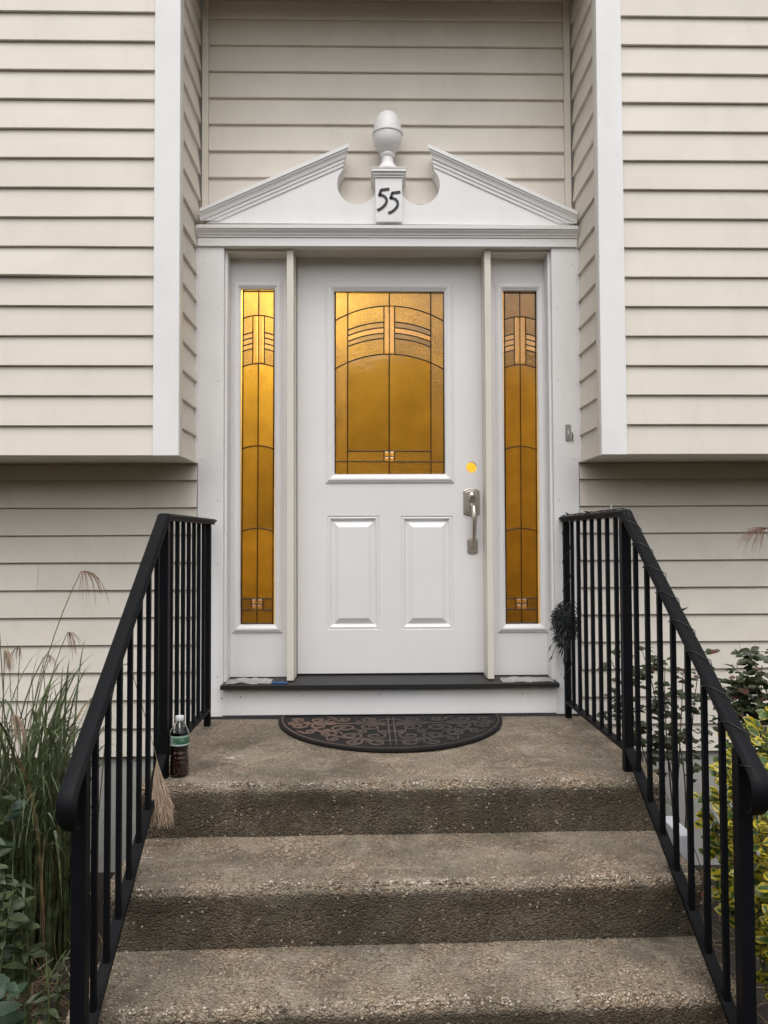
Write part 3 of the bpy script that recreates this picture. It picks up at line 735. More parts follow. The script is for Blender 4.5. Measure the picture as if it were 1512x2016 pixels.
# ---- hall behind the door, and its lamp
HX0, HX1, HY0, HY1, HZ0, HZ1 = XL+.03, XR+.12, Y_DOOR+.062, 5.5, ZSILL-.02, 3.16
hw_ = B().box(HX0-.08, HX0, HY0, HY1, HZ0, HZ1); mk('hall_wall', hw_, 'hall', house)
mk('hall_wall', B().box(HX1, HX1+.08, HY0, HY1, HZ0, HZ1), 'hall', house)
mk('hall_wall', B().box(HX0-.08, HX1+.08, HY1, HY1+.08, HZ0, HZ1), 'hall', house)
mk('hall_ceiling', B().box(HX0-.08, HX1+.08, HY0-.02, HY1+.08, HZ1, HZ1+.06), 'hall', house)
mk('hall_floor', B().box(HX0-.08, HX1+.08, HY0-.01, HY1+.08, HZ0-.08, HZ0), 'oak', house)
mk('hall_wall', B().box(HX0-.08, XL+.105, Y_REC+.0205, HY0-.002, HZ0, HZ1), 'hall', house)
mk('hall_wall', B().box(XR-.105, HX1+.08, Y_REC+.0205, HY0-.002, HZ0, HZ1), 'hall', house)
mk('hall_wall', B().box(XL+.106, XR-.106, Y_REC+.062, HY0-.002, ZHEAD+.0005, HZ1-.001), 'hall', house)
LP = Vector((-.33, 4.16, 2.83))
lamp = thing('hall_lamp', 'lit ceiling lamp in the hall, glowing through the glass at the door\'s upper left', 'lamp', (LP.x, LP.y, HZ1-.001))
mk('lamp_canopy', B().lathe([(.0003, HZ1-.03), (.05, HZ1-.028), (.06, HZ1-.002), (.0003, HZ1-.0015)], LP.x, LP.y, 24), 'nickel', lamp, smooth='auto')
mk('lamp_rod', B().lathe([(.006, LP.z+.11), (.006, HZ1-.029)], LP.x, LP.y, 8), 'nickel', lamp)
mk('lamp_shade', B().lathe([(.02, LP.z+.11), (.05, LP.z+.10), (.09, LP.z+.07), (.088, LP.z+.068), (.049, LP.z+.097), (.02, LP.z+.107)], LP.x, LP.y, 24), 'white', lamp, smooth=True)
em, n_, p_ = newmat('lit_bulb'); p_.inputs['Emission Color'].default_value = (1, .62, .2, 1); p_.inputs['Emission Strength'].default_value = 6
mk('bulb', B().lathe([(.0003, LP.z+.015), (.018, LP.z+.022), (.027, LP.z+.045), (.018, LP.z+.075), (.012, LP.z+.105), (.0003, LP.z+.106)], LP.x, LP.y, 16), em, lamp, smooth=True)
ll = bpy.data.lights.new('hall_lamp_light', 'POINT'); ll.energy = 36; ll.color = (1, .615, .10); ll.shadow_soft_size = .05
lo_ = bpy.data.objects.new('hall_lamp_light', ll); C.objects.link(lo_); put(lo_, LP - Vector((0, 0, .05)), lamp)

# ------------------------------------------------------------------ concrete steps
ST = .015                                       # the flight stands slightly askew to the house
def sk_(x, y, k=None): return (x, y + (ST if k is None else k)*(x - .1))
steps = thing('front_steps', 'weathered exposed aggregate concrete steps and landing at the front door', 'steps', (.1, 2.6, 0))
SX0, SX1 = -.772, .992
def step_block(name, ynose, yback, ztop, zbot, x0, x1, seed):
    st_ = .008 if seed == 1 else .026
    """top sheet and front face, each finely divided so that the arris is worn and uneven"""
    n = 240; rnd = random.Random(seed)
    def wear(x): return noise.noise(Vector((x*6, seed, 0)))*.010 + noise.noise(Vector((x*27, seed, 3)))*.007 + noise.noise(Vector((x*80, seed, 5)))*.003
    def lev(x): return noise.noise(Vector((x*2.2, seed, 7)))*.004
    xs = [x0 + (x1-x0)*i/n for i in range(n+1)]
    top, front = [], []
    for x in xs:
        q = wear(x); yn = ynose + .010 + q*.6
        ys = [yback] + [yback + (yn+.02-yback)*t for t in (.25, .5, .75, 1)] + [yn+.008]
        row = [Vector((x, y, ztop + lev(x)*(1 if k > 1 else .5) + noise.noise(Vector((x*5, y*5, seed)))*.002)) for k, y in enumerate(ys)]
        row += [Vector((x, yn, ztop-.006-abs(q)*.6+lev(x)))]
        top.append([Vector((*sk_(p.x, p.y, st_), p.z)) for p in row])
        e = row[-1]
        fr = [e, Vector((x, yn-.007, ztop-.016-abs(q)*.8)), Vector((x, ynose+.001+noise.noise(Vector((x*8, seed, 11)))*.003, ztop-.040))]
        H = ztop - zbot
        for t in (.35, .6, .85): fr.append(Vector((x, ynose + .040*t + noise.noise(Vector((x*6, t*7, seed)))*.004, ztop - H*t)))
        fr.append(Vector((x, ynose+.040, zbot)))
        front.append([Vector((*sk_(p.x, p.y, st_), p.z)) for p in fr])
    bm = bmesh.new()
    T = [[bm.verts.new(p) for p in r] for r in top]; Fv = [[T[i][-1]] + [bm.verts.new(p) for p in r[1:]] for i, r in enumerate(front)]
    for i in range(n):
        for j in range(len(T[0])-1): bm.faces.new((T[i][j], T[i][j+1], T[i+1][j+1], T[i+1][j]))
        for j in range(len(Fv[0])-1):
            f = bm.faces.new((Fv[i][j], Fv[i][j+1], Fv[i+1][j+1], Fv[i+1][j])); pass
    for i, sgn in ((0, 1), (n, -1)):       # ends
        bq = bm.verts.new((*sk_(xs[i], yback, st_), zbot))
        loop = T[i] + Fv[i][1:] + [bq]
        f = bm.faces.new(loop if sgn > 0 else loop[::-1])
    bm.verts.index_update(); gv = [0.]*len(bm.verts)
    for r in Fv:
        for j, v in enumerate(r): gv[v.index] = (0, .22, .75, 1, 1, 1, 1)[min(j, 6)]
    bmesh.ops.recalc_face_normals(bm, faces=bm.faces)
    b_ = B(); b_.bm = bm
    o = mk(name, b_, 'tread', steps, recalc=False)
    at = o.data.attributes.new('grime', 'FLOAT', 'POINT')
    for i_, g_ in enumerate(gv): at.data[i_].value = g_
    for p in o.data.polygons: p.use_smooth = True
    return o
NOSE = [(2.682, LAND), (2.341, .5096), (2.077, .3128), (1.79, .125)]
step_block('landing', 2.682, Y_CAS-.025, LAND, .5, SX0-.005, SX1+.008, 1)
for k in range(1, 4):
    step_block('step', NOSE[k][0], NOSE[k-1][0]+.044, NOSE[k][1], NOSE[k+1][1]-.01 if k < 3 else -.02, SX0 - .004*k, SX1 + .003*k, k+1)
# solid base under the treads
q = [(SX0+.004, Y_CAS-.03), (SX1-.004, Y_CAS-.03)]
for k, (y0, z0) in enumerate(NOSE):
    bb = B().box(SX0+.006, SX1-.004, y0+.05, (NOSE[k-1][0]+.048 if k else Y_CAS-.03), -.02, z0-.02)
    for v in bb.bm.verts: v.co.y += ST*(v.co.x - .1)
    mk('step_base', bb, 'riser', steps)

OCT = [(1,0,0),(0,1,0),(-1,0,0),(0,-1,0),(0,0,1),(0,0,-1)]; OF = [(0,1,4),(1,2,4),(2,3,4),(3,0,4),(1,0,5),(2,1,5),(3,2,5),(0,3,5)]
for k, (y0, z0) in enumerate(NOSE[:3]):
    r_ = random.Random(60+k); b_ = B(); st_ = .008 if k == 0 else .026
    for i in range(1500):
        x = r_.uniform(SX0+.01, SX1-.01)
        if noise.noise(Vector((x*3.2, k*7, 1))) < r_.uniform(-.5, .25): continue
        t = r_.gauss(0, .013); y = y0 + .008 + max(0, t); z = z0 - .0055 - max(0, -t)*.9 - (.004 if t < .004 else 0)
        rr_ = r_.uniform(.0022, .0052); m3 = Matrix.Rotation(r_.uniform(0, 6), 3, 'X') @ Matrix.Rotation(r_.uniform(0, 6), 3, 'Z'); sc = Vector((rr_*r_.uniform(.8, 1.5), rr_, rr_*.8))
        c0 = Vector((x, y + st_*(x-.1), z + .0035))
        vv = [b_.bm.verts.new(c0 + m3 @ Vector((a*sc.x, c_*sc.y, d*sc.z))) for a, c_, d in OCT]
        for f in OF: b_.bm.faces.new([vv[q] for q in f])
    o = mk('nosing_pebbles', b_, 'pebble', steps, smooth=True); o['kind'] = 'stuff'

# ------------------------------------------------------------------ railings
def rail_profile(w_=.047, h_=.027):
    return [(-.26*w_, -h_*.5), (-.28*w_, -.05*h_), (-.46*w_, .0), (-.5*w_, .10*h_), (-.5*w_, .22*h_), (-.32*w_, .46*h_), (-.26*w_, .5*h_), (.26*w_, .5*h_), (.32*w_, .46*h_), (.5*w_, .22*h_), (.5*w_, .10*h_), (.46*w_, .0), (.28*w_, -.05*h_), (.26*w_, -h_*.5)]
def sweep(b_, path, prof, scale=None):
    rings = []
    for i, p in enumerate(path):
        t = (path[min(i+1, len(path)-1)] - path[max(i-1, 0)]).normalized()
        side = Vector((0, 0, 1)).cross(t)
        side = SIDE if side.length < .3 else side.normalized()
        if side.dot(SIDE) < 0: side = -side
        up = t.cross(side);
        if i and up.dot(lastup) < 0: up = -up
        if i == 0 and up.z < 0: up = -up
        lastup = up; sc = scale[i] if scale else 1
        rings.append([p + side*(a*sc) + up*(c_*sc) for a, c_ in prof])
    return b_.loft(rings)
def railing(label, xb, yb_, xp, yp, xn, yn, zrail, hslope, bslope, curl):
    global SIDE
    SIDE = Vector((1, 0, 0))
    root = thing('stair_railing', label, 'railing', (xp, yp, LAND), 'black iron railings of the steps')
    d1 = Vector((xp-xb, yp-yb_, 0)); d2 = Vector((xn-xp, yn-yp, 0)); L2 = d2.length
    ztop = LAND + zrail
    hz = lambda s_: ztop - hslope*s_           # handrail centre along the flight
    bz = lambda s_: LAND + .091 - bslope*max(0, s_)
    pst = .0145
    def sq(b_, p, z0, z1, r, d):
        dd = d.normalized(); sd = Vector((dd.y, -dd.x, 0))
        c4 = [p + dd*a*r + sd*c_*r for a, c_ in ((-1, -1), (1, -1), (1, 1), (-1, 1))]
        return b_.loft([[Vector((q.x, q.y, z)) for q in c4] for z in (z0, z1)])
    pw, pf, pn = Vector((xb, yb_, 0)), Vector((xp, yp, 0)), Vector((xn, yn, 0))
    mk('post', sq(B(), pw, LAND+.001, ztop-.011, .0135, d1), 'iron', root, bev=.0015)
    mk('post', sq(B(), pf, LAND+.001, ztop-.010, .0165, d1), 'iron', root, bev=.0015)
    mk('newel_post', sq(B(), pn, .126, hz(L2)-.012, .0175, d2), 'iron', root, bev=.0015)
    # handrail: over the landing from the wall, then down the flight and a curled end
    path = [pw + d1.normalized()*-.10 + Vector((0, 0, ztop)), pw + Vector((0, 0, ztop)), pf - d1*.05 + Vector((0, 0, ztop))]
    path += [pf + Vector((0, 0, ztop)) + d2.normalized()*.012]
    u2 = d2.normalized()
    for t in (.04, .2, .4, .6, .8, .97): path.append(pf + u2*(L2*t) + Vector((0, 0, hz(L2*t))))
    e = path[-1]; slope = math.atan(hslope); R_ = .052
    base = pf + u2*(L2+.075) + Vector((0, 0, hz(L2+.075)))
    sc = [.92]*4 + [1]*6
    # curl: direction turns from the slope to straight down and back under
    th = -slope; p = base.copy(); path.append(p.copy()); sc.append(1.0)
    for k in range(12):
        th -= math.radians(curl/12); p = p + (u2*math.cos(th) + Vector((0, 0, math.sin(th))))*(R_*math.radians(curl)/12*1.05); path.append(p.copy()); sc.append(1.0 + .07*math.sin(k/11*math.pi) - .45*(k/11)**2)
    mk('handrail', sweep(B(), path, rail_profile(), sc), 'iron', root, smooth='auto')
    # bottom rails
    bp = [(-.016, -.006), (.016, -.006), (.016, .006), (-.016, .006)]
    mk('bottom_rail', sweep(B(), [pw + d1.normalized()*.012 + Vector((0, 0, LAND+.075)), pf - d1.normalized()*.015 + Vector((0, 0, LAND+.075))], bp), 'iron', root)
    s1 = L2-.02
    mk('bottom_rail', sweep(B(), [pf + u2*.016 + Vector((0, 0, bz(.016))), pf + u2*.05 + Vector((0, 0, bz(.05))), pf + u2*s1 + Vector((0, 0, bz(s1)))], bp), 'iron', root)
    for k in range(1, 8):
        q = pw + d1*(k/8); mk('baluster', sq(B(), q, LAND+.079, ztop-.010, .0070, d1), 'iron', root)
    for k in range(1, 8):
        s_ = L2*k/8; q = pf + u2*s_; mk('baluster', sq(B(), q, bz(s_)+.002, hz(s_)-.010, .0071, d2), 'iron', root)
    return root, path, pf, u2, hz, pw, ztop
lr = railing('black iron railing on the left, above the bottle, with curled handrail end', -.718, 3.495, -.716, 2.750, -.700, 1.930, .904, .74, .64, 128)
rr = railing('black iron railing on the right, wound with string lights', .909, 3.60, .913, 2.780, .922, 1.945, .912, .72, .64, 128)

# ------------------------------------------------------------------ doormat
mx_, my_ = (W(768, 1406, 3.62).x), Y_CAS-.035
mw, mdp = .506, .585
def mp(x, y, z): return Vector((mx_ + x, my_ - y, LAND + .008 + z))
mat_ = thing('doormat', 'half round dark rubber doormat with coppery scroll relief', 'doormat', (mx_, my_-.25, LAND+.006))
def half(sx, sy, n=48, off=0.): return [(sx*math.cos(math.pi*k/n), off + sy*math.sin(math.pi*k/n)) for k in range(n+1)]
bb = B(); out = half(mw, mdp)
bb.loft([[mp(x, y, z) for x, y in half(mw*sc, mdp*sc)] for sc, z in ((1, -.003), (1, .006), (.985, .009), (.955, .009), (.945, .005))])
M['mat'] = plain('black_rubber_mat', (.009, .008, .008), .75, 0, .3, 40, .6, 220, .25)
m, n, p = newmat('copper_relief')
nn = noise_tex(n, 5, 4); gx = n.nodes.new('ShaderNodeSeparateXYZ'); n.links.new(pos(n), gx.inputs[0])
mr = n.nodes.new('ShaderNodeMapRange'); mr.inputs[1].default_value = -.3; mr.inputs[2].default_value = .45; n.links.new(gx.outputs[0], mr.inputs[0])  # relief colour runs from coppery at the left to darker at the right
ad = n.nodes.new('ShaderNodeMath'); ad.operation = 'MULTIPLY_ADD'; ad.inputs[1].default_value = .7; n.links.new(nn, ad.inputs[0]); n.links.new(mr.outputs[0], ad.inputs[2])
n.links.new(ramp(n, ad.outputs[0], [(.25, (.155, .095, .07)), (.8, (.065, .045, .037)), (1, (.038, .030, .027))]), p.inputs['Base Color']); p.inputs['Roughness'].default_value = .55
M['relief'] = m
mk('mat_base', bb, 'mat', mat_)
rl = B()
def rtube(pts, wd=.0068, h=.004):
    P = [mp(x, y, .0055) for x, y in pts]; rings = []
    for i, q in enumerate(P):
        t = (P[min(i+1, len(P)-1)] - P[max(i-1, 0)]).normalized(); sd = Vector((-t.y, t.x, 0))
        tw = wd*(.55 + .45*min(1, 4*min(i, len(P)-1-i)/len(P)))
        rings.append([q - sd*tw + Vector((0, 0, -.004)), q - sd*tw*.7 + Vector((0, 0, h*.7)), q + Vector((0, 0, h)), q + sd*tw*.7 + Vector((0, 0, h*.7)), q + sd*tw + Vector((0, 0, -.004))])
    rl.loft(rings)
def scroll(cx, cy, r, a0, turns, dirn, tail):
    P = []
    nS = int(22*turns)
    for k in range(nS+1):
        t = k/nS; a = a0 + dirn*turns*2*math.pi*t; rr_ = r*(.14 + .86*t)
        P.append((cx + rr_*math.cos(a), cy + rr_*math.sin(a)))
    ex, ey = P[-1]; a = a0 + dirn*turns*2*math.pi
    tx, ty_ = -math.sin(a)*dirn, math.cos(a)*dirn
    for k in range(1, 9):
        t = k/8; P.append((ex + tx*tail*t - math.cos(a)*tail*.55*t*t*(-1), ey + ty_*tail*t + math.sin(a)*tail*.55*t*t))
    return P
def inside(p, k=.93): return (p[0]/(mw*k))**2 + (max(p[1], 0)/(mdp*k))**2 < 1 and p[1] > .02
def addc(P, wd=.0068):
    seg_ = []
    for p_ in P:
        if inside(p_): seg_.append(p_)
        else:
            if len(seg_) > 3: rtube(seg_, wd)
            seg_ = []
    if len(seg_) > 3: rtube(seg_, wd)
for sx in (-1, 1):
    for (cx, cy, r, a0, tn, dr, tail) in ((.09, .085, .042, 0, 1.4, 1, .06), (.21, .075, .036, 2, 1.3, -1, .06), (.32, .085, .040, 1, 1.3, 1, .05), (.42, .08, .034, 3, 1.2, -1, .03),
                                        (.085, .22, .052, 1, 1.5, -1, .09), (.20, .235, .058, 4, 1.5, 1, .08), (.31, .20, .042, 0, 1.3, -1, .06), (.40, .19, .036, 2, 1.2, 1, .04),
                                        (.07, .37, .045, 2, 1.3, 1, .08), (.17, .37, .046, 5, 1.4, -1, .07), (.27, .33, .046, 3, 1.3, 1, .06), (.06, .48, .040, 0, 1.2, -1, .06), (.16, .47, .036, 2, 1.2, 1, .04), (.35, .29, .032, 1, 1.1, -1, .03)):
        addc([(sx*x, y) for x, y in scroll(cx, cy, r, a0, tn, dr, tail)])
    for (cx, cy, r, a0, tn, dr, tail) in ((.045, .15, .026, 1, 1.2, -1, .04), (.145, .145, .028, 3, 1.2, 1, .04), (.26, .15, .03, 0, 1.2, -1, .04), (.365, .135, .024, 2, 1.1, 1, .03), (.13, .30, .026, 4, 1.1, 1, .04), (.24, .415, .028, 1, 1.2, -1, .03), (.115, .43, .024, 3, 1.1, -1, .03), (.44, .14, .022, 1, 1.1, 1, .02), (.035, .30, .022, 2, 1.1, 1, .04), (.27, .27, .022, 2, 1.1, 1, .03)):
        addc([(sx*x, y) for x, y in scroll(cx, cy, r, a0, tn, dr, tail)], .0055)
    addc([(sx*(.345*math.cos(a)), .15+.30*math.sin(a)*1.0) for a in [math.pi*.5*k/24 for k in range(25)]], .006)
    addc([(sx*.012, .02 + .53*k/20) for k in range(21)], .005)
    addc([(sx*(.02+.47*k/20), .15) for k in range(21)], .005)
rtube(half(mw*.965, mdp*.965, 60, .002), .011)
mk('scroll_relief', rl, 'relief', mat_)
tag(mat_, mat_['label'], 'doormat')

# ------------------------------------------------------------------ bottle
bq = G(349, 1533, LAND); bx_, by_ = bq.x, bq.y + .03
bt = thing('plastic_bottle', 'clear plastic bottle of dark brown liquid with green label on the landing', 'bottle', (bx_, by_, LAND+.003))
def glassy(name, col, rough=.05, ior=1.45):
    m, n, p = newmat(name); p.inputs['Base Color'].default_value = (*col, 1); p.inputs['Roughness'].default_value = rough
    p.inputs['Transmission Weight'].default_value = 1; p.inputs['IOR'].default_value = ior; return m
bz0 = LAND + .004
wave = lambda z: .0012*math.sin(z*2*math.pi/.0145) if .02 < z < .092 else 0
lp = [(0.0005, 0), (.026, 0), (.0315, .004), (.033, .010)] + [((.0325 - .0030*math.exp(-((z-.085)/.022)**2)) + wave(z), z) for z in [.014+.0035*k for k in range(24)]] + [(.033, .101), (.033, .104), (.0003, .104)]
mk('liquid', B().lathe([(r*.955, bz0+.001+z) for r, z in lp], bx_, by_, 28), plain('dark_brown_liquid', (.030, .008, .004), .08, 0, .2, 20, 0), bt, smooth='auto')
sh = [(r, z) for r, z in lp[1:-2]] + [(.0332, .106), (.0335, .110), (.0335, .138), (.0335, .142), (.031, .152), (.026, .164), (.019, .176), (.0135, .184), (.0125, .188), (.0125, .194)]
inn = [(r-.0011, z) for r, z in reversed(sh)]
mk('bottle_shell', B().lathe([(r, bz0+z) for r, z in sh+inn], bx_, by_, 28), glassy('clear_pet', (.95, .97, .98), .04, 1.3), bt, smooth='auto')
m, n, p = newmat('green_printed_label')
g3 = n.nodes.new('ShaderNodeSeparateXYZ'); n.links.new(pos(n), g3.inputs[0])
z01 = n.nodes.new('ShaderNodeMapRange'); z01.inputs[1].default_value = bz0+.107; z01.inputs[2].default_value = bz0+.141; n.links.new(g3.outputs[2], z01.inputs[0])
base = ramp(n, z01.outputs[0], [(0, (.35, .45, .45)), (.10, (.45, .55, .52)), (.2, (.02, .09, .05)), (.42, (.035, .12, .065)), (.75, (.05, .15, .085)), (.9, (.30, .40, .36))])
wv_ = noise_tex(n, 45, 3, .5, scaled(n, (1.2, 1, 2)))
xr = n.nodes.new('ShaderNodeMapRange'); xr.inputs[1].default_value = bx_-.022; xr.inputs[2].default_value = bx_-.012; n.links.new(g3.outputs[0], xr.inputs[0])
n.links.new(mixc(n, ramp(n, xr.outputs[0], [(0, (.55,)*3), (1, (0,)*3)]), mixc(n, ramp(n, wv_, [(.55, (0,)*3), (.65, (.5,)*3)]), base, (.35, .42, .38)), (.55, .6, .58)), p.inputs['Base Color']); p.inputs['Roughness'].default_value = .3
mk('label', B().lathe([(.0338, bz0+.107), (.0338, bz0+.141), (.0341, bz0+.141), (.0341, bz0+.107)], bx_, by_, 28), m, bt, smooth='auto')
cpz = bz0+.190
rings = []
for r, z in ((.0145, 0), (.0150, .001), (.0150, .0125), (.0140, .0145), (.0003, .0145)):
    rings.append([(bx_ + (r + (.0004 if k % 2 else 0))*math.cos(k*math.pi/20), by_ + (r + (.0004 if k % 2 else 0))*math.sin(k*math.pi/20), cpz+z) for k in range(40)])
mk('cap', B().loft(rings), plain('white_plastic_cap', (.72, .73, .76), .4), bt, smooth='auto')

# ------------------------------------------------------------------ doorbell
dx_, dz_ = PM(Y_CAS)(1118.5, 850)
bell = thing('doorbell', 'small metal doorbell plate with dangling wire on the right casing', 'doorbell', (dx_, Y_CAS, dz_-.03))
mk('bell_plate', B().box(dx_-.012, dx_+.012, Y_CAS-.007, Y_CAS-.0005, dz_-.040, dz_+.036), plain('dull_chrome', (.45, .44, .42), .3, .9), bell, bev=.0015)
mk('bell_button', B().box(dx_-.005, dx_+.005, Y_CAS-.0095, Y_CAS-.0072, dz_-.012, dz_+.012), plain('pale_button', (.5, .48, .45), .4), bell, bev=.001)
mk('wire', B().tube([(dx_+.010, Y_CAS-.002, dz_-.006), (dx_+.018, Y_CAS-.010, dz_-.004), (dx_+.0195, Y_CAS-.012, dz_-.020), (dx_+.017, Y_CAS-.010, dz_-.036), (dx_+.0205, Y_CAS-.012, dz_-.045)], [.0012, .002, .0032, .0028, .001], 6), 'black', bell)

# ------------------------------------------------------------------ scraps on the sill
def film(name, u0, u1, d0, d1, hmax, mat, seed, label, cat):
    n_, k_ = 22, 8; rows = []
    xa, xb = PM(Y_CAS)(u0, 900)[0], PM(Y_CAS)(u1, 900)[0]; bm = bmesh.new()
    for i in range(n_+1):
        r_ = []
        for j in range(k_+1):
            x = xa + (xb-xa)*i/n_; y = Y_CAS-.024 + d0 + (d1-d0)*j/k_
            h = ZSILL + .0025 + (y-(Y_CAS-.028))*.016/(Y_DOOR+.05-Y_CAS+.028) + hmax*max(0, noise.noise(Vector((x*38+seed, y*50, seed)))+.25)*min(1, 4*i/n_, 4*(n_-i)/n_+.15)
            r_.append(bm.verts.new((x, y, h)))
        rows.append(r_)
    for i in range(n_):
        for j in range(k_): bm.faces.new((rows[i][j], rows[i+1][j], rows[i+1][j+1], rows[i][j+1]))
    b_ = B(); b_.bm = bm; o = mk(name, b_, mat, recalc=True)
    sm = o.modifiers.new('thick', 'SOLIDIFY'); sm.thickness = .0006; sm.offset = 1
    return tag(o, label, cat)
m, n, p = newmat('cloudy_plastic'); p.inputs['Base Color'].default_value = (.62, .60, .58, 1); p.inputs['Roughness'].default_value = .2
tr_ = N(n, 'ShaderNodeBsdfTransparent'); mx2 = N(n, 'ShaderNodeMixShader', Fac=.66); n.links.new(p.outputs[0], mx2.inputs[1]); n.links.new(tr_.outputs[0], mx2.inputs[2]); n.links.new(mx2.outputs[0], n.nodes['Material Output'].inputs['Surface'])
M['film'] = m
film('plastic_film', 446, 534, .002, .09, .016, 'film', 2, 'crumpled clear plastic film on the sill under the left sidelight', 'plastic film')
film('plastic_film', 984, 1084, .002, .085, .008, 'film', 6, 'crumpled clear plastic film on the sill under the right sidelight', 'plastic film')
bl = B(); xb_ = PM(Y_CAS)(551, 900)[0]
rings = []
for k in range(7):
    t = k/6; x = xb_ - .034 + .072*t; wv2 = .006 + .0025*math.sin(k*2.2)
    rings.append([(x, Y_CAS-.022+a*1.6, ZSILL+.0025+max(0, c_)) for a, c_ in ((0, 0), (wv2, 0), (wv2*1.1, wv2), (wv2*.5, wv2*1.6), (-.001, wv2*1.1))])
bl.loft(rings)
tag(mk('blue_tape', bl, plain('blue_masking_tape', (.03, .10, .26), .6), smooth='auto'), 'scrap of blue masking tape on the sill left of the door', 'tape')

# ------------------------------------------------------------------ string lights on the right railing
root, path, pf, u2, hzf, pwR, ztR = rr
rnd = random.Random(11)
sx_, sy_ = pwR.x, pwR.y
sz_ = W(1110, 1225, 3.58).z
sl_t = thing('string_lights', 'dark green string lights bunched on the wall post and wound down the handrail', 'string lights', (sx_, sy_, sz_-.15))
# winding along the handrail
wp = []
seg = [p_.copy() for p_ in path[:11]]
for i in range(len(seg)-1):
    a, c_ = seg[i], seg[i+1]; L = (c_-a).length; k = max(2, int(L/.011))
    for j in range(k): wp.append(a.lerp(c_, j/k))
hel = []; acc = 0
for i, p_ in enumerate(wp):
    t = (wp[min(i+1, len(wp)-1)] - wp[max(i-1, 0)]).normalized(); up = (SIDE.cross(t)).normalized()
    if i: acc += (wp[i]-wp[i-1]).length
    pitch_ = .13 if p_.y < 2.75 else .075
    a = acc/pitch_*2*math.pi*(1+.0*rnd.random()) + .6*noise.noise(Vector((acc*6, 0, 0)))
    ca, sa = math.cos(a), math.sin(a)
    k_ = 1/max(abs(ca)/.0255, abs(sa)/.0165)
    hel.append(p_ + SIDE*ca*k_ + up*sa*k_)
mk('wire', B().tube(hel, .0013, 5), 'wire', sl_t, smooth=True)
hel2 = [p_ + Vector((rnd.uniform(-.004, .004), 0, .018 + .003*noise.noise(Vector((i*.15, 1, 2))))) for i, p_ in enumerate(wp) if p_.y > 2.72]
mk('wire', B().tube(hel2[::3], .0016, 5), 'wire', sl_t, smooth=True)
def bulb_at(p_, d, L=.028, lit=.35):
    d = Vector(d).normalized(); q = Vector(p_)
    ob = mk('bulb', B().tube([q, q+d*L*.55, q+d*L*.6, q+d*L], [.0030, .0034, .0020, .0009], 6), 'wire' if rnd.random() > lit else 'bulb', sl_t)
for i in range(18, len(hel), 27):
    bulb_at(hel[i], (rnd.uniform(-1, 1), rnd.uniform(-.6, .6), rnd.uniform(-.3, 1)), lit=.5)
# the bunch on the wall post
def blob(): 
    while True:
        v = Vector((rnd.uniform(-1, 1), rnd.uniform(-1, 1), rnd.uniform(-1, 1)))
        if v.length < 1: return v
cB = Vector((sx_-.014, sy_-.012, sz_))
for k in range(40):
    P = []; c0 = blob()*.5
    a0 = rnd.uniform(0, 6.28); ax = blob().normalized(); tilt = Matrix.Rotation(rnd.uniform(0, 6.28), 3, ax)
    r0 = rnd.uniform(.4, .95); turns = rnd.uniform(1.0, 1.9)
    for j in range(30):
        t = j/29; a = a0 + turns*6.28*t; v = tilt @ Vector((math.cos(a)*r0, math.sin(a)*r0, .5*(t-.5))) + c0*.6
        v += Vector((noise.noise(Vector((k, t*5, 0))), noise.noise(Vector((k, t*5, 9))), noise.noise(Vector((k, t*5, 20)))))*.35
        P.append(cB + Vector((v.x*.062, v.y*.050, v.z*.100)))
    mk('wire', B().tube(P, rnd.uniform(.0013, .0019), 5), 'wire', sl_t, smooth=True)
for k in range(64):
    v = blob().normalized(); v.x = -abs(v.x) if rnd.random() < .72 else v.x; v.y = -abs(v.y)
    p_ = cB + Vector((v.x*.050, v.y*.036, v.z*.092 - .01)); d = Vector((v.x*1.1-.15, v.y*.5, v.z*.6-.45 + rnd.uniform(-.5, .4)))
    bulb_at(p_, d, rnd.uniform(.024, .034), .06)
for k in range(9):      # loose ends hanging below
    p0 = cB + Vector((rnd.uniform(-.05, .01), -.03, -.075)); p1 = p0 + Vector((rnd.uniform(-.03, .01), rnd.uniform(-.02, .01), -rnd.uniform(.03, .09)))
    mk('wire', B().tube([p0, p0.lerp(p1, .5)+Vector((.004, 0, .004)), p1], .0014, 5), 'wire', sl_t); bulb_at(p1, (rnd.uniform(-.9, 0), -.1, -1), .028, .05)
vine = [pwR + Vector((.017*math.cos(k*.45), -.017 + .002*math.sin(k), LAND+.08+.55*k/60)) if False else Vector((sx_ + .0175*math.cos(k*.42), sy_ + .0175*math.sin(k*.42), LAND+.12+.80*k/90)) for k in range(91)]
mk('wire', B().tube(vine, .0013, 5), 'wire', sl_t, smooth=True)

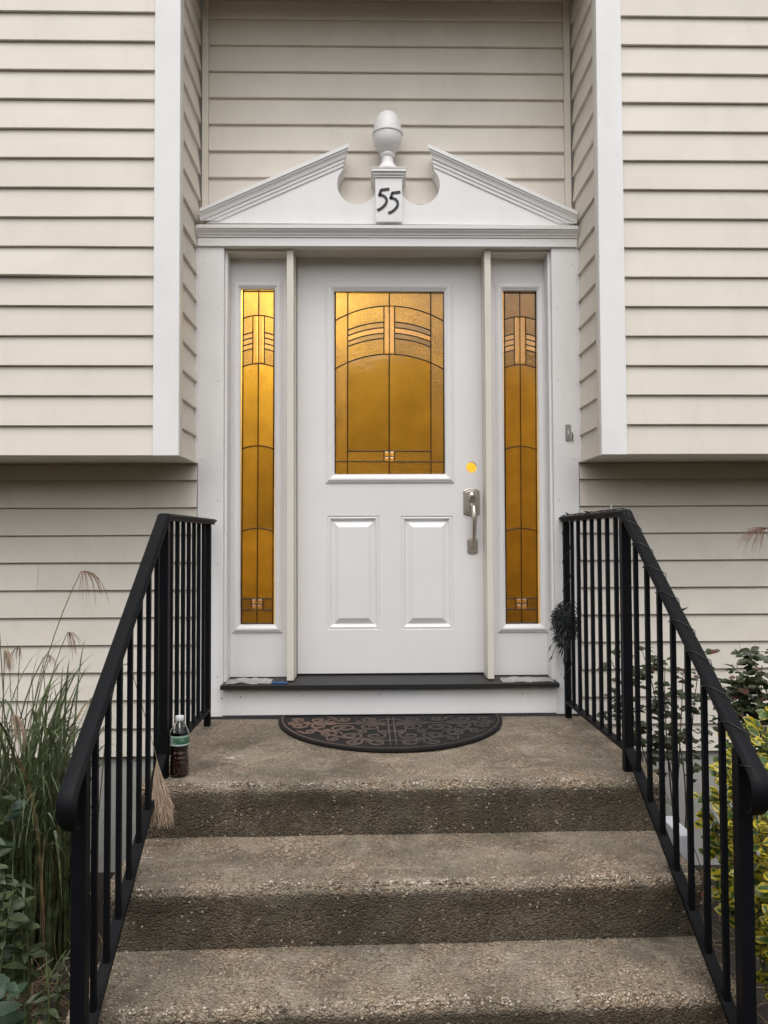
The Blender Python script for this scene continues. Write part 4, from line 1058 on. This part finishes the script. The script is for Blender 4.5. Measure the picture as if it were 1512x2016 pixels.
# ------------------------------------------------------------------ plants
def leaf_mesh(name, L, wd, mat, fold=.25, curl=.2, pts=6, tipk=1.0, lobes=0, shape=.8):
    """leaf along +x, veined midrib fold, with an edge attribute"""
    bm = bmesh.new(); mid, l_, r_ = [], [], []
    for i in range(pts+1):
        t = i/pts; x = L*t; wv_ = wd*.5*(math.sin(math.pi*t**shape)**.75 if 0 < t < 1 else 0)
        if lobes: wv_ *= 1 + lobes*math.sin(t*19)
        z = -curl*L*t*t
        mid.append(bm.verts.new((x, 0, z)))
        l_.append(bm.verts.new((x, wv_, z + fold*wv_)) if 0 < i < pts else mid[-1]); r_.append(bm.verts.new((x, -wv_, z + fold*wv_)) if 0 < i < pts else mid[-1])
    for i in range(pts):
        for s_ in (l_, r_):
            q = [mid[i], mid[i+1], s_[i+1], s_[i]]; u_ = []
            for v in q:
                if v not in u_: u_.append(v)
            if len(u_) > 2: bm.faces.new(u_ if s_ is r_ else u_[::-1])
    me = bpy.data.meshes.new(name); bm.to_mesh(me)
    at = me.attributes.new('edge', 'FLOAT', 'POINT')
    mids = {v.index for v in mid[1:-1]}
    bm.verts.index_update()
    for i, v in enumerate(bm.verts): at.data[i].value = 0 if v in mid[0:-1] else 1
    bm.free(); me.materials.append(M[mat] if isinstance(mat, str) else mat)
    for p_ in me.polygons: p_.use_smooth = True
    return me
def mat_from(d, up, s=1):
    x = Vector(d).normalized(); z = Vector(up) - x*x.dot(Vector(up)); z = z.normalized() if z.length > 1e-4 else x.orthogonal().normalized()
    y = z.cross(x); m3 = Matrix((x, y, z)).transposed(); return m3
def place_leaf(me, name, p_, d, up, s, parent):
    o = bpy.data.objects.new(name, me); C.objects.link(o); put(o, Vector(p_), parent)
    o.rotation_euler = mat_from(d, up).to_euler(); o.scale = (s,)*3
    return o
def joined_leaves(name, items, parent, mats, extra=()):
    """many leaves as ONE part; items of (mesh, p, d, up, s)"""
    bm = bmesh.new()
    for me, p_, d, up, s in items:
        m4 = Matrix.Translation(p_) @ mat_from(d, up).to_4x4() @ Matrix.Scale(s, 4)
        n0 = len(bm.verts); tmp = me.copy(); tmp.transform(m4); f0 = len(bm.faces); bm.from_mesh(tmp); bpy.data.meshes.remove(tmp)
        if extra and me.materials[0] != M[mats]:
            bm.faces.ensure_lookup_table()
            for f in bm.faces[f0:]: f.material_index = 1
    b_ = B(); b_.bm = bm; o = mk(name, b_, mats, parent, recalc=False); o['kind'] = 'stuff'
    for x in extra: o.data.materials.append(M[x])
    for q in o.data.polygons: q.use_smooth = True
    return o
def bez(p0, p1, p2, n=10): return [(p0*(1-t)**2 + p1*2*t*(1-t) + p2*t*t) for t in [i/n for i in range(n+1)]]

# -- ornamental grass left of the steps
def plume(root, base, d0, L, spread, n, mat, droop=.5, seed=0):
    """feathery seed head: many fine drooping threads"""
    r_ = random.Random(seed); b_ = B(); d0 = Vector(d0).normalized()
    for k in range(n):
        t0 = r_.random()**1.2*.45; p0 = base + d0*L*t0
        sd_ = Vector((d0.x, d0.y, 0)); sd_ = sd_.normalized() if sd_.length > .02 else Vector((r_.gauss(0, 1), r_.gauss(0, 1), 0)).normalized()
        wob = Vector((r_.gauss(0, 1), r_.gauss(0, 1), r_.gauss(0, .5)))*spread
        out_ = r_.uniform(.15, .75)*min(1, .4 + math.hypot(d0.x, d0.y)); p0 = base + sd_*L*.08*t0
        ln = L*r_.uniform(.6, 1.1)
        e = p0 + sd_*ln*out_ + wob*ln*.55 - Vector((0, 0, ln*(.55 + droop*r_.random())))
        c_ = p0 + sd_*ln*out_*.75 + wob*ln*.25 + Vector((0, 0, ln*.12*r_.random()))
        P = bez(p0, c_, e, 6); sd = Vector((r_.gauss(0, 1), r_.gauss(0, 1), r_.gauss(0, 1))).normalized()
        b_.strip(P, [.0007, .0011, .0012, .0012, .0011, .0009, .0004], sd)
    return mk('plume', b_, mat, root, recalc=False)
gb = Vector((-1.33, 2.95, 0))
grass = thing('ornamental_grass', 'tall ornamental grass with drooping tan plumes left of the left railing', 'grass', gb)
rnd = random.Random(5)
bA, bD = B(), B()
for k in range(860):
    a = rnd.uniform(0, 6.283); r0 = .20*math.sqrt(rnd.random()); p0 = gb + Vector((r0*math.cos(a)*1.2, r0*math.sin(a), .0))
    a2 = a + rnd.gauss(0, 1.0); H = rnd.uniform(.5, 1.12); out_ = rnd.uniform(.08, .70)*H*.75
    ox, oy = out_*math.cos(a2), out_*math.sin(a2)
    lim = -1.06 if rnd.random() < .93 else -.90
    if p0.x + ox > lim: ox = lim - p0.x - rnd.uniform(0, .16)
    top = p0 + Vector((ox, oy, H)); c_ = p0 + Vector((ox*.12, oy*.12, H*.9))
    if rnd.random() < .65: top.z -= rnd.uniform(.12, .48)*H; c_.z += .05
    if rnd.random() < .12: top = p0.lerp(top, .75) + Vector((rnd.uniform(-.25, .12), 0, -.25*H))
    top.x = min(top.x, -.88)
    P = bez(p0, c_, top, 10); sd = Vector((rnd.gauss(0, 1), rnd.gauss(0, .5), .1)).normalized(); w0 = rnd.uniform(.0026, .0060)
    (bA if rnd.random() < .95 else bD).strip(P, [w0*f for f in (.9, 1, 1, 1, 1, .95, .9, .8, .65, .4, .06)], sd)
o = mk('grass_blades', bA, 'blade', grass, recalc=False); o['kind'] = 'stuff'
o = mk('dry_grass_blades', bD, 'dryblade', grass, recalc=False); o['kind'] = 'stuff'
def culm(P, r0=.0026): return mk('culm', B().tube(P, [r0*(1-.45*i/(len(P)-1)) for i in range(len(P))], 5), 'culm', grass)
tips = [((160, 1125), 2.85, (.25, -.05, -.35), 'plumered', .14, .30, 22), ((133, 1246), 2.9, (.12, 0, -.5), 'plumered', .10, .25, 20),
        ((-10, 1140), 2.9, (-.4, 0, -.3), 'plumered', .10, .2, 16), ((8, 1280), 2.8, (.05, 0, -1), 'plume', .10, .14, 40), ((22, 1408), 2.6, (.06, 0, -1), 'plume', .14, .12, 60),
        ((40, 1275), 3.0, (-.1, 0, -.6), 'plumered', .09, .2, 14), ((90, 1290), 2.95, (.2, 0, -.6), 'plumered', .08, .2, 12)]
for k, ((u_, v_), Y, d, mt_, L, sp, nn_) in enumerate(tips):
    t = W(u_, v_, Y); P = bez(gb + Vector((rnd.uniform(-.15, .1), rnd.uniform(-.1, .1), 0)), Vector((gb.x*.7+t.x*.3, (gb.y+t.y)/2, t.z*.75)), t, 12)
    culm(P); plume(grass, t, d, L, sp, nn_, mt_, .35, k)
# the seed head that hangs through the railing over the top step
t = W(309, 1494, 2.62); s0 = Vector((-1.0, 2.9, .0))
P = bez(Vector((-1.02, 2.92, .1)), W(215, 1190, 2.75), W(262, 1330, 2.68), 8) + bez(W(262, 1330, 2.68), W(290, 1420, 2.65), t, 6)[1:]
culm(P, .0022)
b_ = B(); r_ = random.Random(3)
for k in range(1900):
    tt = r_.random()**.8; p0 = t + Vector((0, -.002, 0)) + Vector((.004, -.01, -.05))*tt
    q = W(max(296, min(345, r_.gauss(320, 12))), r_.uniform(1590, 1636), 2.60 - .05*r_.random()); q = p0.lerp(q, r_.uniform(.35, 1)**.7)
    c_ = p0.lerp(q, .4) + Vector((r_.gauss(0, .004), 0, -.012)); sd = Vector((r_.gauss(0, 1), r_.gauss(0, .6), r_.gauss(0, .3))).normalized()
    b_.strip(bez(p0, c_, q, 4), [.0010, .0016, .0017, .0014, .0006], sd)
o = mk('plume', b_, 'plume', grass, recalc=False)

# -- weeds in the lower left corner
lfA = leaf_mesh('leaf', 1, .46, 'weed', .2, .25, 8, lobes=.12); lfB = leaf_mesh('leaf', 1, .56, 'weed2', .22, .25, 8, lobes=.16); lfC = leaf_mesh('leaf', 1, .36, 'weed', .2, .3, 6)
def weed(label, base, H, nst, nl, spreadx, size, meshes, seed, lean=(0, 0), cat='weed'):
    r_ = random.Random(seed); root = thing('leafy_weed', label, cat, base, 'weeds left of the steps'); base = Vector(base)
    sb_ = B()
    for s in range(nst):
        a = r_.uniform(0, 6.28); tp = base + Vector((lean[0] + spreadx*r_.gauss(0, .5), lean[1] + spreadx*.6*r_.gauss(0, .5), H*r_.uniform(.65, 1.0)))
        b0 = base + Vector((.05*math.cos(a), .05*math.sin(a), -.002)); P = bez(b0, Vector(((b0.x*.8+tp.x*.2), (b0.y*.8+tp.y*.2), tp.z*.7)), tp, 10)
        P = [Vector((min(q.x, -.815 - .0*q.z), q.y, q.z)) for q in P]
        mk('stem', B().tube(P, [.004*(1-.6*i/10) for i in range(11)], 5), 'greenstem', root)
        for k in range(nl):
            t = r_.uniform(.25, 1); i = min(9, int(t*10)); p_ = P[i].lerp(P[i+1], t*10-i)
            a = r_.uniform(0, 6.28); d = Vector((math.cos(a), math.sin(a)-.25, r_.uniform(-.25, .55))); L = size*r_.uniform(.55, 1.15)*(1.15-.45*t)
            if p_.x + d.normalized().x*L > -.795: d.x = -abs(d.x)
            place_leaf(r_.choice(meshes), 'leaf', p_, d, Vector((r_.gauss(0, .3), r_.gauss(0, .3)-.5, 1)), L, root)
    return root
weed('big leaved blue green weed in the lower left corner', (-.985, 2.02, 0), .50, 5, 9, .10, .10, [lfB], 1)
weed('bushy pale green weed behind the left newel post', (-1.08, 2.42, 0), .64, 8, 18, .15, .07, [lfA, lfC, lfA], 2)
weed('leafy weed at the left picture edge below the grass', (-1.27, 2.60, 0), .84, 7, 18, .16, .08, [lfA, lfA, lfB], 3)
weed('low narrow leaved weed at the foot of the left railing', (-.93, 2.30, 0), .36, 5, 10, .08, .05, [lfC], 4)
# dry litter under the weeds
for side, nm in ((-1, 'left'), (1, 'right')):
    b_ = B(); r_ = random.Random(8 + side)
    for k in range(900):
        p0 = Vector((r_.uniform(-1.35, -.80) if side < 0 else r_.uniform(1.03, 2.1), r_.uniform(1.5, 2.75) if side < 0 else r_.uniform(1.4, 3.5), r_.uniform(.0, .03))); a = r_.uniform(0, 6.28); L = r_.uniform(.06, .22)
        d = Vector((math.cos(a)*L, math.sin(a)*L, r_.uniform(-.2, .9 if side < 0 else .25)*L)); q = p0 + d; q.x = min(q.x, -.79) if side < 0 else max(q.x, 1.025); q.z = max(q.z, .004)
        b_.strip(bez(p0, (p0+q)/2+Vector((0, 0, .03 if side < 0 else .012)), q, 4), [.001, .0016, .0016, .0013, .0005], Vector((r_.gauss(0, 1), r_.gauss(0, 1), .3)).normalized())
    o = mk('dry_stalks', b_, 'dryblade', recalc=False); o['kind'] = 'stuff'; o['label'] = 'dry stalks and litter on the soil %s of the steps' % nm; o['category'] = 'litter'

# -- rose bush right, behind the railing
lfR = leaf_mesh('leaf', 1, .66, 'rose', .2, .22, 6); lfR2 = leaf_mesh('leaf', 1, .6, 'rosered', .2, .22, 6)
def bush(name, label, base, shoots, meshes, size, nleaf, seed, cap=300, stemr=.005, stemmat='stem', jitter=.04, upk=.6, lo=.45, cat='shrub'):
    r_ = random.Random(seed); root = thing(name, label, cat, base); base = Vector(base); items = []
    for tip, k0 in shoots:
        tip = Vector(tip); b0 = base + Vector((r_.gauss(0, .03), r_.gauss(0, .03), -.003))
        P = bez(b0, Vector((b0.x*.6+tip.x*.4 + r_.gauss(0, .04), b0.y*.6+tip.y*.4, tip.z*.72)), tip, 14)
        mk('stem', B().tube(P, [stemr*(1-.7*i/14) for i in range(15)], 5), stemmat, root)
        for s in range(max(2, int(nleaf*k0/7))):
            t = r_.uniform(lo, 1.0); i = min(13, int(t*14)); p0 = P[i].lerp(P[i+1], min(1, t*14-i)); a = r_.uniform(0, 6.28)
            tw = p0 + Vector((math.cos(a), math.sin(a)*.8, r_.uniform(-.2, .7)))*r_.uniform(.03, .11)*(jitter/.04)
            for q in range(7):
                tt = .35 + .65*q/6; p_ = p0.lerp(tw, tt); a3 = a + (q % 2*2-1)*r_.uniform(.5, 1.5)
                d = Vector((math.cos(a3), math.sin(a3)-.2, r_.uniform(-.2, .5)))
                items.append((r_.choice(meshes), p_, d, Vector((r_.gauss(0, .4), r_.gauss(0, .4)-upk, 1)), size*r_.uniform(.6, 1.15)))
    return root, items
def finish(root, items, mats, cap=300, extra=()):
    items.sort(key=lambda it: (it[1]-EYE).length)
    for me, p_, d, up, s in items[:cap]: place_leaf(me, 'leaf', p_, d, up, s, root)
    rest = items[cap:]
    if rest: joined_leaves('leaves', rest, root, mats, extra)
sh = [(W(u_, v_, Y), k_) for u_, v_, Y, k_ in ((1196, 1285, 3.38, 30), (1262, 1275, 3.3, 26), (1225, 1330, 3.35, 34), (1310, 1300, 3.25, 30), (1345, 1330, 3.15, 30), (1380, 1290, 3.2, 26), (1300, 1370, 3.3, 30), (1205, 1400, 3.4, 14))]
root, items = bush('rose_bush', 'dark leaved rose bush against the siding behind the right railing', (1.28, 3.30, 0), sh, [lfR]*11 + [lfR2], .037, 3.6, 21, stemr=.0045)
items = [it for it in items if it[1].y < 3.56 and it[1].z > .1]
finish(root, items, 'rose')
sh = [(W(u_, v_, Y), k_) for u_, v_, Y, k_ in ((1475, 1290, 2.95, 40), (1500, 1310, 2.9, 60), (1450, 1330, 2.95, 60), (1425, 1350, 3.0, 40), (1490, 1360, 2.85, 70), (1525, 1330, 2.9, 50), (1460, 1395, 2.85, 60), (1540, 1380, 2.8, 40))]
root, items = bush('rose_bush', 'dense dark leaved rose bush at the right picture edge above the gold shrub', (1.48, 2.92, 0), sh, [lfR]*12 + [lfR2], .038, 3.0, 22, stemr=.005)
finish(root, items, 'rose')
# reddish seedling by the steps
sh = [(W(u_, v_, Y), k_) for u_, v_, Y, k_ in ((1262, 1480, 3.0, 14), (1250, 1440, 3.05, 12), (1275, 1530, 2.95, 14), (1290, 1580, 2.9, 12), (1320, 1600, 2.8, 12))]
root, items = bush('red_leaved_seedling', 'spindly plant with small reddish leaves beside the landing', (1.17, 2.85, 0), sh, [lfR2, lfR], .032, .8, 23, stemr=.003, jitter=.025, lo=.3)
finish(root, items, 'rosered')

# -- gold variegated shrub, lower right
lfE = leaf_mesh('leaf', 1, .66, 'euon', .30, .30, 8, shape=1.2)
lfE2 = leaf_mesh('leaf', 1, .62, 'euong', .30, .30, 8, shape=1.15)
def gold_shrub():
    r_ = random.Random(31); base = Vector((1.22, 2.12, 0))
    root = thing('euonymus_shrub', 'gold and green variegated shrub beside the right newel post', 'shrub', base)
    items = []
    tips_ = [(u_, v_, Y) for u_, v_, Y in ((1395, 1620, 2.42), (1420, 1560, 2.4), (1405, 1680, 2.38), (1455, 1450, 2.42), (1490, 1420, 2.4), (1530, 1405, 2.35), (1440, 1520, 2.38), (1500, 1520, 2.2), (1480, 1640, 2.1), (1520, 1600, 2.1), (1430, 1700, 2.2), (1420, 1770, 2.25), (1470, 1760, 2.05), (1510, 1740, 2.0), (1440, 1850, 2.05), (1480, 1880, 1.98), (1510, 1860, 1.95), (1500, 1980, 1.92), (1460, 1950, 1.98), (1540, 1500, 2.2), (1560, 1650, 2.0), (1560, 1800, 1.95), (1550, 1950, 1.9), (1410, 1500, 2.48), (1470, 1570, 2.3), (1450, 1610, 2.25), (1510, 1460, 2.3), (1400, 1740, 2.34), (1490, 1810, 2.0), (1530, 1900, 1.92))]
    for k, (u_, v_, Y) in enumerate(tips_):
        tip = W(u_, v_, Y)
        tip.x = max(tip.x, 1.035)
        for j in range(2):
            tp = tip + (Vector((r_.gauss(0, .035), r_.gauss(0, .04), r_.gauss(0, .03))) if j else Vector()); tp.x = max(tp.x, 1.03)
            P = bez(base + Vector((r_.gauss(0, .05), r_.gauss(0, .05), -.003)), Vector((base.x*.55+tp.x*.45, base.y*.55+tp.y*.45, tp.z*.75)), tp, 10)
            mk('stem', B().tube(P, [.0035*(1-.6*i/10) for i in range(11)], 5), 'greenstem', root)
            for q in range(27):
                t = 1 - .62*r_.random()**1.5; i = min(9, int(t*10)); p_ = P[i].lerp(P[i+1], min(1, t*10-i)); a = r_.uniform(0, 6.28)
                p_ = p_ + Vector((math.cos(a), math.sin(a), r_.uniform(-.3, .5)))*r_.uniform(.005, .03)
                d = Vector((math.cos(a), math.sin(a)-.3, r_.uniform(.0, 1.0)))
                if p_.x < 1.03: p_.x = 1.03
                if p_.x + d.normalized().x*.03 < 1.01: d.x = abs(d.x)
                items.append((lfE if r_.random() < .68 else lfE2, p_, d, Vector((r_.gauss(0, .5)-.2, r_.gauss(0, .5)-.9, 1)), r_.uniform(.028, .046)))
    finish(root, items, 'euon', extra=('euong',))
gold_shrub()

# -- grass plume reaching in from the right edge
gr = thing('ornamental_grass', 'reddish grass plume arching in at the right picture edge', 'grass', (1.95, 3.1, 0))
def gculm(P): return mk('culm', B().tube(P, [.0026*(1-.4*i/(len(P)-1)) for i in range(len(P))], 5), 'culm', gr)
t = W(1514, 1040, 2.9); gculm(bez(Vector((1.95, 3.1, -.002)), Vector((1.95, 3.0, 1.5)), t, 12)); plume(gr, t, (-.95, 0, -.1), .20, .14, 46, 'plumered', -.25, 77)
b_ = B(); r_ = random.Random(14)
for k in range(60):
    p0 = Vector((1.95+r_.gauss(0, .08), 3.1+r_.gauss(0, .08), 0)); H = r_.uniform(.7, 1.25); a = r_.uniform(0, 6.28); o_ = r_.uniform(.1, .4)
    top = p0 + Vector((o_*math.cos(a), o_*math.sin(a)*.8, H)); b_.strip(bez(p0, p0+Vector((0, 0, H*.8)), top, 8), [.003*f for f in (1, 1, 1, 1, .95, .85, .7, .45, .08)], Vector((r_.gauss(0, 1), r_.gauss(0, 1), 0)).normalized())
o = mk('grass_blades', b_, 'blade', gr, recalc=False); o['kind'] = 'stuff'

# -- pale slab beside the steps on the right
p0 = G(1335, 1672, .36)
tag(mk('pale_slab', B().box(1.006, 1.052, 2.56, 2.74, .0, .556), plain('pale_painted_board', (.52, .54, .58), .6), bev=.004), 'pale grey slab standing beside the steps under the right railing', 'slab')
